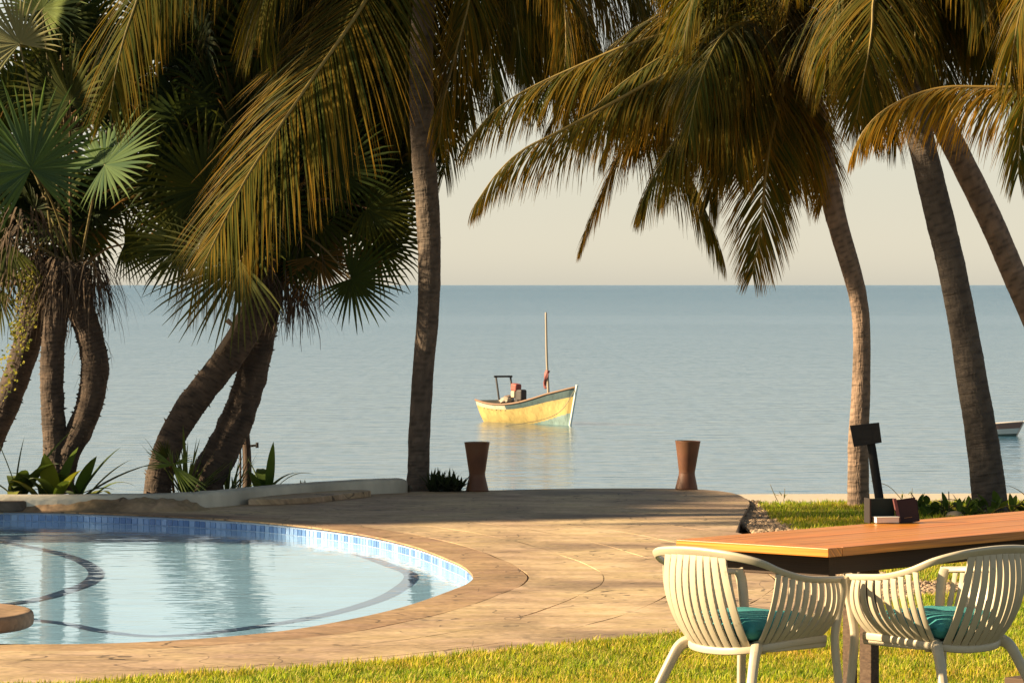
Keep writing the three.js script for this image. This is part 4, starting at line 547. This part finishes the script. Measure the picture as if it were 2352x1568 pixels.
// ---------------------------------------------------------------- table with its folders
const TBL = { h: .74, L: on(1553, 1238.5, .74), N: on(1903.4, 1259.5, .74) };
const eDir = TBL.N.clone().sub(TBL.L), tableWidth = eDir.length(); eDir.normalize();
const lDir = V(-eDir.z, 0, eDir.x); if (lDir.z > 0) lDir.negate();       // along the table, away from the camera
const TL = 2.8;
{
  const t = thing('dining_table', 'orange brown wooden plank dining table on the lawn', 'table', TBL.L.clone().setY(0), Math.atan2(-lDir.z, lDir.x));
  // local axes: x along the table, z across it towards the camera
  const np = 7, pw = tableWidth / np; for (let k = 0; k < np; k++) { const g = new RoundedBoxGeometry(TL - .092, .034, pw - .0012, 2, .0015); const U = g.attributes.uv, P = g.attributes.position; for (let i = 0; i < U.count; i++) U.setXY(i, P.getX(i) * .5 + k * .37, P.getZ(i) * 1.1 + P.getY(i) * 1.1 + k * .13); const m = mesh('plank', g, M.planks[k % 4], t); m.position.set(TL / 2 + .046, .74 - .017 - (k % 2) * .0005, (k + .5) * pw); }
  { const g = new RoundedBoxGeometry(.09, .034, tableWidth, 2, .003), U = g.attributes.uv, P = g.attributes.position; for (let i = 0; i < U.count; i++) U.setXY(i, P.getZ(i) * .5, P.getX(i) * 1.1 + P.getY(i) * 1.1 + .4); mesh('end_board', g, M.planks[2], t).position.set(.045, .7228, tableWidth / 2); }
  const bx = (name, x, y, z, sx, sy, sz, mat = M.tableFrame) => { const m = mesh(name, new RoundedBoxGeometry(sx, sy, sz, 2, .004), mat, t); m.position.set(x, y, z); return m; };
  bx('apron', TL / 2, .665, .12, TL - .3, .08, .03); bx('apron', TL / 2, .665, tableWidth - .12, TL - .3, .08, .03); bx('cross_beam', .16, .66, tableWidth / 2, .045, .09, tableWidth - .2); bx('cross_beam', TL - .2, .66, tableWidth / 2, .045, .09, tableWidth - .2);
  for (const x of [.64, TL - .62]) { bx('leg', x, .31, tableWidth / 2, .034, .62, .05, M.legWood); bx('leg', x + .13, .31, tableWidth / 2, .055, .62, .06, M.legWood); bx('foot', x + .065, .02, tableWidth / 2, .30, .04, .5, M.legWood); }
}
{
  const c = on(2045, 1200, .742), turn = Math.atan2(-lDir.z, lDir.x) - .62, mk = (name, label, cat) => thing(name, label, cat, c.clone().setY(.741), turn);
  const green = std({ color: lin(.012, .022, .014), roughness: .8 }), maroon = std({ color: lin(.020, .007, .008), roughness: .75 }), brown = std({ color: lin(.022, .013, .010), roughness: .8 }), paper = std({ color: lin(.72, .66, .56), roughness: .9 }), pink = std({ color: lin(.16, .05, .045), roughness: .6 });
  const bx = (t, name, x, y, z, sx, sy, sz, mat, rot) => { const m = mesh(name, new RoundedBoxGeometry(sx, sy, sz, 2, .0015), mat, t); m.position.set(x, y, z); if (rot) m.rotation.set(...rot); return m; };
  let t = mk('menu_stand', 'dark green upright menu stand on the wooden table', 'menu stand'); bx(t, 'back_panel', -.028, .050, -.045, .125, .10, .008, green); bx(t, 'side_panel', -.092, .052, -.02, .007, .104, .075, brown);
  t = mk('book', 'thick pale paged book lying beside the menu stand', 'book'); bx(t, 'page_block', -.025, .014, .018, .10, .022, .06, paper); bx(t, 'cover', -.025, .0265, .018, .104, .003, .064, paper); bx(t, 'spine', .0265, .014, .018, .004, .026, .064, brown);
  t = mk('menu_folder', 'maroon menu folder leaning against the menu stand', 'menu'); bx(t, 'cover', .078, .050, -.005, .085, .102, .012, maroon, [-.16, 0, .12]); bx(t, 'spine', .030, .052, -.001, .014, .10, .013, pink, [-.16, 0, .16]); bx(t, 'cover', .092, .045, -.03, .085, .092, .012, maroon, [-.1, 0, .10]); bx(t, 'gilt_line', .078, .022, .0075, .035, .0016, .003, std({ color: lin(.4, .24, .1) }), [-.16, 0, .12]);
}

// ---------------------------------------------------------------- chairs
function sweepBand(curve, n, wide, thick, up) {          // a flattened rim: wide across, thick along the outward direction
  const S = new Shape3(); let prev = null; const m = 12; for (let i = 0; i <= n; i++) { const t = i / n, p = curve.getPoint(t), T = curve.getTangent(t), U = up(t, T), O = T.clone().cross(U).normalize(), row = []; for (let k = 0; k <= m; k++) { const a = k / m * 2 * Math.PI, cx = Math.sign(Math.cos(a)) * Math.pow(Math.abs(Math.cos(a)), .6), sy = Math.sign(Math.sin(a)) * Math.pow(Math.abs(Math.sin(a)), .6); row.push(S.v(p.clone().addScaledVector(U, cx * wide(t) / 2).addScaledVector(O, sy * thick(t) / 2), null, t * 2, k / m * .1)); } if (prev) for (let k = 0; k < m; k++) S.q(prev[k], prev[k + 1], row[k + 1], row[k]); prev = row; }
  return S.geo();
}
function makeChair(label, p, turn) {
  const t = thing('armchair', label, 'chair', p, turn);
  const half = [[.262, .640, -.262], [.290, .646, -.16], [.298, .656, -.03], [.294, .684, .09], [.270, .722, .185], [.200, .744, .240], [.098, .752, .258]].map(a => V(...a));
  const rimC = spline([...half, V(0, .754, .262), ...half.slice().reverse().map(q => V(-q.x, q.y, q.z))]);
  const lowH = [[.200, .428, -.235], [.204, .428, -.15], [.203, .424, -.04], [.195, .418, .045], [.168, .410, .105], [.118, .402, .138], [.058, .397, .15]].map(a => V(...a));
  const lowC = spline([...lowH, V(0, .396, .153), ...lowH.slice().reverse().map(q => V(-q.x, q.y, q.z))]);
  const back = u => Math.exp(-(((u - .5) / .2) ** 2) * 1.6);
  mesh('rim', sweepBand(rimC, 90, u => .024 + .024 * back(u), u => .017 + .003 * back(u), (u, T) => { const o = rimC.getPoint(u); const out = V(o.x, 0, o.z).normalize(); return V(0, 1, 0).addScaledVector(out, .45 + .35 * back(u)).addScaledVector(T, -T.y).normalize(); }), M.plastic, t);
  const slat = (u, du, v, dv, fill = .8) => { const w0 = rimC.getPoint(u - du / 2).distanceTo(rimC.getPoint(u + du / 2)) * fill, w1 = lowC.getPoint(v - dv / 2).distanceTo(lowC.getPoint(v + dv / 2)) * .88; const a = rimC.getPoint(u), b = lowC.getPoint(v), T = rimC.getTangent(u).setY(0).normalize(), k = back(u), mid = a.clone().lerp(b, .60); const out = V(a.x, 0, a.z).normalize(); mid.addScaledVector(out, .070 + .022 * k); a.y -= .012; const c = new THREE.QuadraticBezierCurve3(a, mid, b), S = new Shape3(), n = 16; let prev = null;
    for (let i = 0; i <= n; i++) { const s = i / n, q = c.getPoint(s), g = c.getTangent(s), Tl = lowC.getTangent(v).setY(0).normalize().lerp(T, 1 - s).normalize(), N = Tl.clone().cross(g).normalize(), w = lerp(w0, w1, smooth(.1, 1, s)) / 2 * (i === 0 ? 1.12 : 1), h = .0045, e = .35; const row = [[-w, 0], [-w + .002, h], [w - .002, h], [w, 0], [w - .002, -h], [-w + .002, -h], [-w, 0]].map(([x, y], j) => S.v(q.clone().addScaledVector(Tl, x).addScaledVector(N, y), null, u * 2 + x, s * .4)); if (prev) for (let j = 0; j < 6; j++) S.q(prev[j], prev[j + 1], row[j + 1], row[j]); prev = row; }
    mesh('slat', S.geo(), M.plastic, t); };
  for (let k = 0; k < 9; k++) slat(lerp(.402, .598, k / 8), .0245, lerp(.328, .672, k / 8), .043, .9);
  for (let k = 0; k < 10; k++) { const u = lerp(.035, .232, k / 9), v = lerp(.03, .275, k / 9); slat(u, .0219, v, .0272, .68); slat(1 - u, .0219, 1 - v, .0272, .68); }
  { const pts = Array.from({ length: 41 }, (_, i) => lowC.getPoint(i / 40)), s = new THREE.Shape(pts.map(q => new THREE.Vector2(q.x * .99, q.z * .99))), g = new THREE.ExtrudeGeometry(s, { depth: .022, bevelEnabled: true, bevelSize: .006, bevelThickness: .006, bevelSegments: 3 }); g.rotateX(Math.PI / 2); g.translate(0, .412, 0); mesh('seat_pan', g, M.plastic, t); }
  mesh('seat_frame', sweepBand(lowC, 60, u => .030, u => .022, () => V(0, 1, 0)), M.plastic, t).position.y = -.012;
  for (const s of [-1, 1]) {
    const front = spline([V(s * .266, .648, -.255), V(s * .258, .60, -.268), V(s * .240, .50, -.262), V(s * .238, .40, -.250), V(s * .255, .2, -.262), V(s * .275, 0, -.285)]), rear = spline([V(s * .165, .408, .095), V(s * .193, .388, .135), V(s * .214, .32, .172), V(s * .262, .14, .25), V(s * .298, 0, .305)]);
    for (const [c, w] of [[front, .040], [rear, .044]]) mesh('leg', sweepBand(c, 30, u => w * lerp(1, .72, u), u => w * lerp(.95, .68, u), (u, T) => V(s * .5, 0, .85).addScaledVector(T, -T.dot(V(s * .5, 0, .85))).normalize()), M.plastic, t);
  }
  mesh('under_rib', new RoundedBoxGeometry(.26, .018, .02, 2, .004), M.plastic, t).position.set(0, .378, .02);
  return t;
}
function cushion(label, p, turn) { const n = 22, S = new Shape3(), rows = []; for (const face of [1, -1]) { const g = []; for (let j = 0; j <= n; j++) { const r = []; for (let i = 0; i <= n; i++) { const u = i / n * 2 - 1, v = j / n * 2 - 1, sq = Math.pow(1 - Math.pow(Math.abs(u), 5), .5) * Math.pow(1 - Math.pow(Math.abs(v), 5), .5), x = u * .198 * (1 - .05 * v * v), z = v * .195 * (1 - .06 * u * u); r.push(S.v(V(x, .05 + face * (.010 + .042 * sq) + (noise3(u * 3 + 9, v * 3, face) - .5) * .008 * sq, z), null, x * 2, z * 2)); } g.push(r); } for (let j = 0; j < n; j++) for (let i = 0; i < n; i++) face > 0 ? S.q(g[j][i], g[j + 1][i], g[j + 1][i + 1], g[j][i + 1]) : S.q(g[j][i], g[j][i + 1], g[j + 1][i + 1], g[j + 1][i]); rows.push(g); }
  for (let e = 0; e < n; e++) { const [a, b] = rows; S.q(a[0][e], a[0][e + 1], b[0][e + 1], b[0][e]); S.q(a[n][e + 1], a[n][e], b[n][e], b[n][e + 1]); S.q(a[e + 1][0], a[e][0], b[e][0], b[e + 1][0]); S.q(a[e][n], a[e + 1][n], b[e + 1][n], b[e][n]); }
  const t = thing('seat_cushion', label, 'cushion', p, turn); mesh('cover', S.geo(), M.cushion, t); const loop = []; for (let k = 0; k < 48; k++) { const a = k / 48 * 6.2832, c = Math.cos(a), s = Math.sin(a), m = Math.max(Math.abs(c), Math.abs(s)); const q = Math.pow(Math.pow(Math.abs(c), 7) + Math.pow(Math.abs(s), 7), -1 / 7); loop.push(V(c * q * .196, .05, s * q * .193)); } mesh('piping', tube(new Shape3(), spline(loop, true), () => .005, 96, 6, null, false).geo(), M.cushion, t); return t; }
// local -z is the way a sitter faces
const chairSpots = [['cream slatted plastic armchair at the end of the wooden table', 'teal seat cushion on the armchair at the table end', .862, 13.66, 47], ['cream slatted plastic armchair at the long side of the wooden table', 'teal seat cushion on the armchair at the long table side', 1.635, 13.74, -40]];
for (const [a, b, x, d, deg] of chairSpots) { const r = -deg * Math.PI / 180, p = V(x, 0, -d); makeChair(a, p, r); cushion(b, V(x, .418, -d).add(V(Math.sin(r) * -.035, 0, -.035 * Math.cos(r))), r); }

// ---------------------------------------------------------------- boats
function boatHull(t, L, B, sheer, paint, o = {}) {        // x: stern to bow, y up from the waterline
  const ns = 84, nt = 40, halfB = s => B / 2 * Math.pow(Math.sin(Math.PI * clamp(.26 + s * .74, 0, 1)), .75) * (s > .97 ? Math.max(.02, (1 - s) / .03) : 1), P = (s, u, sd) => { const h = sheer(s), keel = -.22, w = halfB(s), y = lerp(keel, h, u), flare = Math.pow(u, .55); const rake = (u - .4) * (.22 * L * .12 + .35 * Math.pow(s, 5)) ; return V((s - .5) * L + (s > .5 ? rake * Math.pow((s - .5) * 2, 2) : -.18 * (u - .3) * (1 - s * 2)), y, sd * w * lerp(lerp(.35, 1, flare), flare * .985, smooth(.1, .8, s))); };
  const bands = new Map(); for (const sd of [-1, 1]) for (let i = 0; i < ns; i++) for (let j = 0; j < nt; j++) { const k = paint((i + .5) / ns, (j + .5) / nt); if (!bands.has(k)) bands.set(k, new Shape3()); const S = bands.get(k), at2 = (p, q) => S.v(P(p / ns, q / nt, sd), null, p / ns * L, q / nt * 1.2), a = at2(i, j), b = at2(i + 1, j), c = at2(i + 1, j + 1), d = at2(i, j + 1); sd > 0 ? S.q(a, b, c, d) : S.q(a, d, c, b); }
  for (const [k, S] of bands) { const m = mesh(k.name, S.geo(), k.mat, t); m.userData.label = k.label; }
  const S = new Shape3(); let pr = null; for (let j = 0; j <= 8; j++) { const r = [S.v(P(0, j / 8, -1)), S.v(P(0, j / 8, 1))]; if (pr) S.q(pr[0], pr[1], r[1], r[0]); pr = r; } mesh('transom', S.geo(), o.transom, t);
  for (const sd of [-1, 1]) mesh('gunwale', tube(new Shape3(), spline(Array.from({ length: 25 }, (_, i) => P(i / 24, 1, sd).add(V(0, .02, 0)))), () => o.cap ?? .045, 40, 7).geo(), o.rail, t);
  mesh('stem_post', tube(new Shape3(), spline([P(1, 0, 0), P(1, .5, 0), P(1, 1.0, 0), P(1, 1.06, 0)]), () => o.stem ?? .06, 10, 7).geo(), o.stemMat, t);
  const D = new Shape3(); pr = null; for (let i = 0; i <= 30; i++) { const s = i / 30 * .96, a = P(s, .62, -1), b = P(s, .62, 1); const r = [D.v(a), D.v(b)]; if (pr) D.q(pr[0], pr[1], r[1], r[0]); pr = r; } mesh('inner_deck', D.geo(), o.deck, t);
  return P;
}
{
  const d = depthOn(972, SEA), c = at(1221, 972, d), ang0 = -.95, t = thing('fishing_boat', 'weathered yellow and white wooden fishing boat with a bare mast', 'boat', V(c.x, SEA, c.z), ang0);
  const peel = texture(512, (u, v) => { const a = fbm(u, v, 7, 7, 5, 171), b = fbm(u, v, 40, 16, 3, 173), k = .88 + (a - .5) * .24 - (b > .64 ? .10 : 0); return [k, k * .985, k * .95]; }, true, .6);
  const mk = (r, g, b) => std({ color: lin(r, g, b), roughness: .6 }), worn = (r, g, b) => std({ color: lin(r, g, b), roughness: .65, map: peel }), yellow = { name: 'hull', mat: worn(.64, .47, .17) }, white = { name: 'upper_strake', mat: worn(.62, .58, .44), label: 'chalky white upper strake at the stern' }, blue = { name: 'upper_strake', mat: worn(.075, .125, .135), label: 'dark blue green upper strake at the bow' }, pale = { name: 'lower_hull', mat: worn(.26, .38, .38), label: 'pale blue green paint low on the bow' };
  const wood = mk(.20, .11, .06), dark = mk(.035, .028, .024), sheer = s => .88 - .16 * Math.sin(Math.PI * Math.min(1, s * 1.25)) + .82 * Math.pow(s, 2.6);
  const P = boatHull(t, 5.9, 2.15, sheer, (s, u) => u > .80 ? (s < .40 ? white : blue) : u < .06 + .62 * Math.max(0, s - .38) * (s > .95 ? 1 : 1) ? pale : yellow, { transom: mk(.55, .48, .32), rail: wood, stemMat: mk(.62, .66, .62), deck: mk(.12, .08, .055) });
  mesh('mast', tube(new Shape3(), spline([V(1.28, .5, 0), V(1.22, 1.6, .02), V(1.10, 3.0, .03), V(.96, 4.85, .0)]), u => lerp(.062, .045, u), 24, 8).geo(), mk(.30, .24, .17), t);
  { const S = new Shape3(); tube(S, spline([V(1.19, 2.35, .03), V(1.15, 2.0, .10), V(1.02, 1.75, .06), V(1.06, 1.55, .03)]), (u, a) => .075 * (1 + .4 * Math.sin(a * 3 + u * 9)) * lerp(1.2, .6, u), 16, 9); mesh('furled_cloth', S.geo(), mk(.22, .055, .045), t); }
  for (const [n, pts] of [['stern_frame_post', [V(-1.95, .8, .34), V(-2.25, 1.95, .34)]], ['stern_frame_post', [V(-1.85, .8, -.34), V(-2.10, 1.95, -.34)]], ['stern_frame_bar', [V(-2.27, 1.95, .42), V(-2.08, 1.95, -.42)]]]) mesh(n, rod(pts, .045, .045, 2, 7), dark, t);
  { const m = mesh('outboard_motor', new RoundedBoxGeometry(.42, .34, .34, 3, .08), mk(.30, .07, .05), t); m.position.set(-1.05, 1.52, .1); m.rotation.z = -.1; const q = mesh('motor_leg', new RoundedBoxGeometry(.26, .55, .24, 2, .05), dark, t); q.position.set(-.9, 1.15, .1); const e = mesh('engine_block', new RoundedBoxGeometry(.36, .5, .34, 2, .08), mk(.05, .04, .035), t); e.position.set(-.62, 1.2, .1); const f = mesh('fuel_can', new RoundedBoxGeometry(.28, .3, .26, 2, .05), mk(.42, .34, .22), t); f.position.set(-1.08, 1.22, .15); }
  for (let k = 0; k < 16; k++) { const g = new THREE.IcosahedronGeometry(rr(.13, .24), 2), p = g.attributes.position; for (let i = 0; i < p.count; i++) { const s = .75 + .5 * noise3(p.getX(i) * 8 + k, p.getY(i) * 8, p.getZ(i) * 8); p.setXYZ(i, p.getX(i) * s * 1.35, p.getY(i) * s * .8, p.getZ(i) * s); } g.computeVertexNormals(); const b = mesh(k < 8 ? 'net_heap' : 'cargo_bundle', g, mk(...pick(k < 8 ? [[.10, .08, .05], [.05, .06, .035], [.13, .09, .06]] : [[.30, .20, .14], [.18, .12, .09], [.34, .28, .2], [.1, .13, .13]])), t); b.position.set(k < 8 ? -.4 + k * .24 : rr(-2.3, -.4), k < 8 ? .86 + .045 * k + rr(-.04, .04) : rr(.80, .98), k < 8 ? rr(-.15, .3) : rr(-.2, .5)); }
  mesh('anchor_rope', rod([P(1, .98, 0), P(1, .98, 0).add(V(-.5, -1.2, .9)), V(1.2, -.12, 3.4)], .014, .014, 14, 5), mk(.30, .25, .16), t);
  for (let k = 0; k < 6; k++) { const b = mesh('scupper', new THREE.CylinderGeometry(.022, .022, .04, 8), dark, t), p = P(.12 + k * .055, .765, 1); b.position.copy(p).add(V(0, 0, .002)); b.rotation.x = Math.PI / 2; }
  t.rotation.z = -.02;
}
{
  const d = depthOn(1001, SEA), c = at(2292, 1001, d), t = thing('rowing_boat', 'small white and brown rowing boat half hidden by the thick palm trunk', 'boat', V(c.x, SEA, c.z), -.25), mk = (r, g, b) => std({ color: lin(r, g, b), roughness: .6 });
  const hull = { name: 'hull', mat: mk(.50, .50, .47) }, brown = { name: 'upper_strake', mat: mk(.20, .11, .085), label: 'brown painted upper strake' }, dark = { name: 'bottom', mat: mk(.05, .07, .06), label: 'dark bottom at the waterline' };
  boatHull(t, 1.62, .8, s => .46 + .10 * s * s, (s, u) => u > .70 ? brown : u < .42 ? dark : hull, { transom: hull.mat, rail: mk(.5, .42, .36), stemMat: mk(.45, .4, .35), deck: mk(.1, .07, .05), cap: .022, stem: .028 });
}

renderer.render(scene, camera);
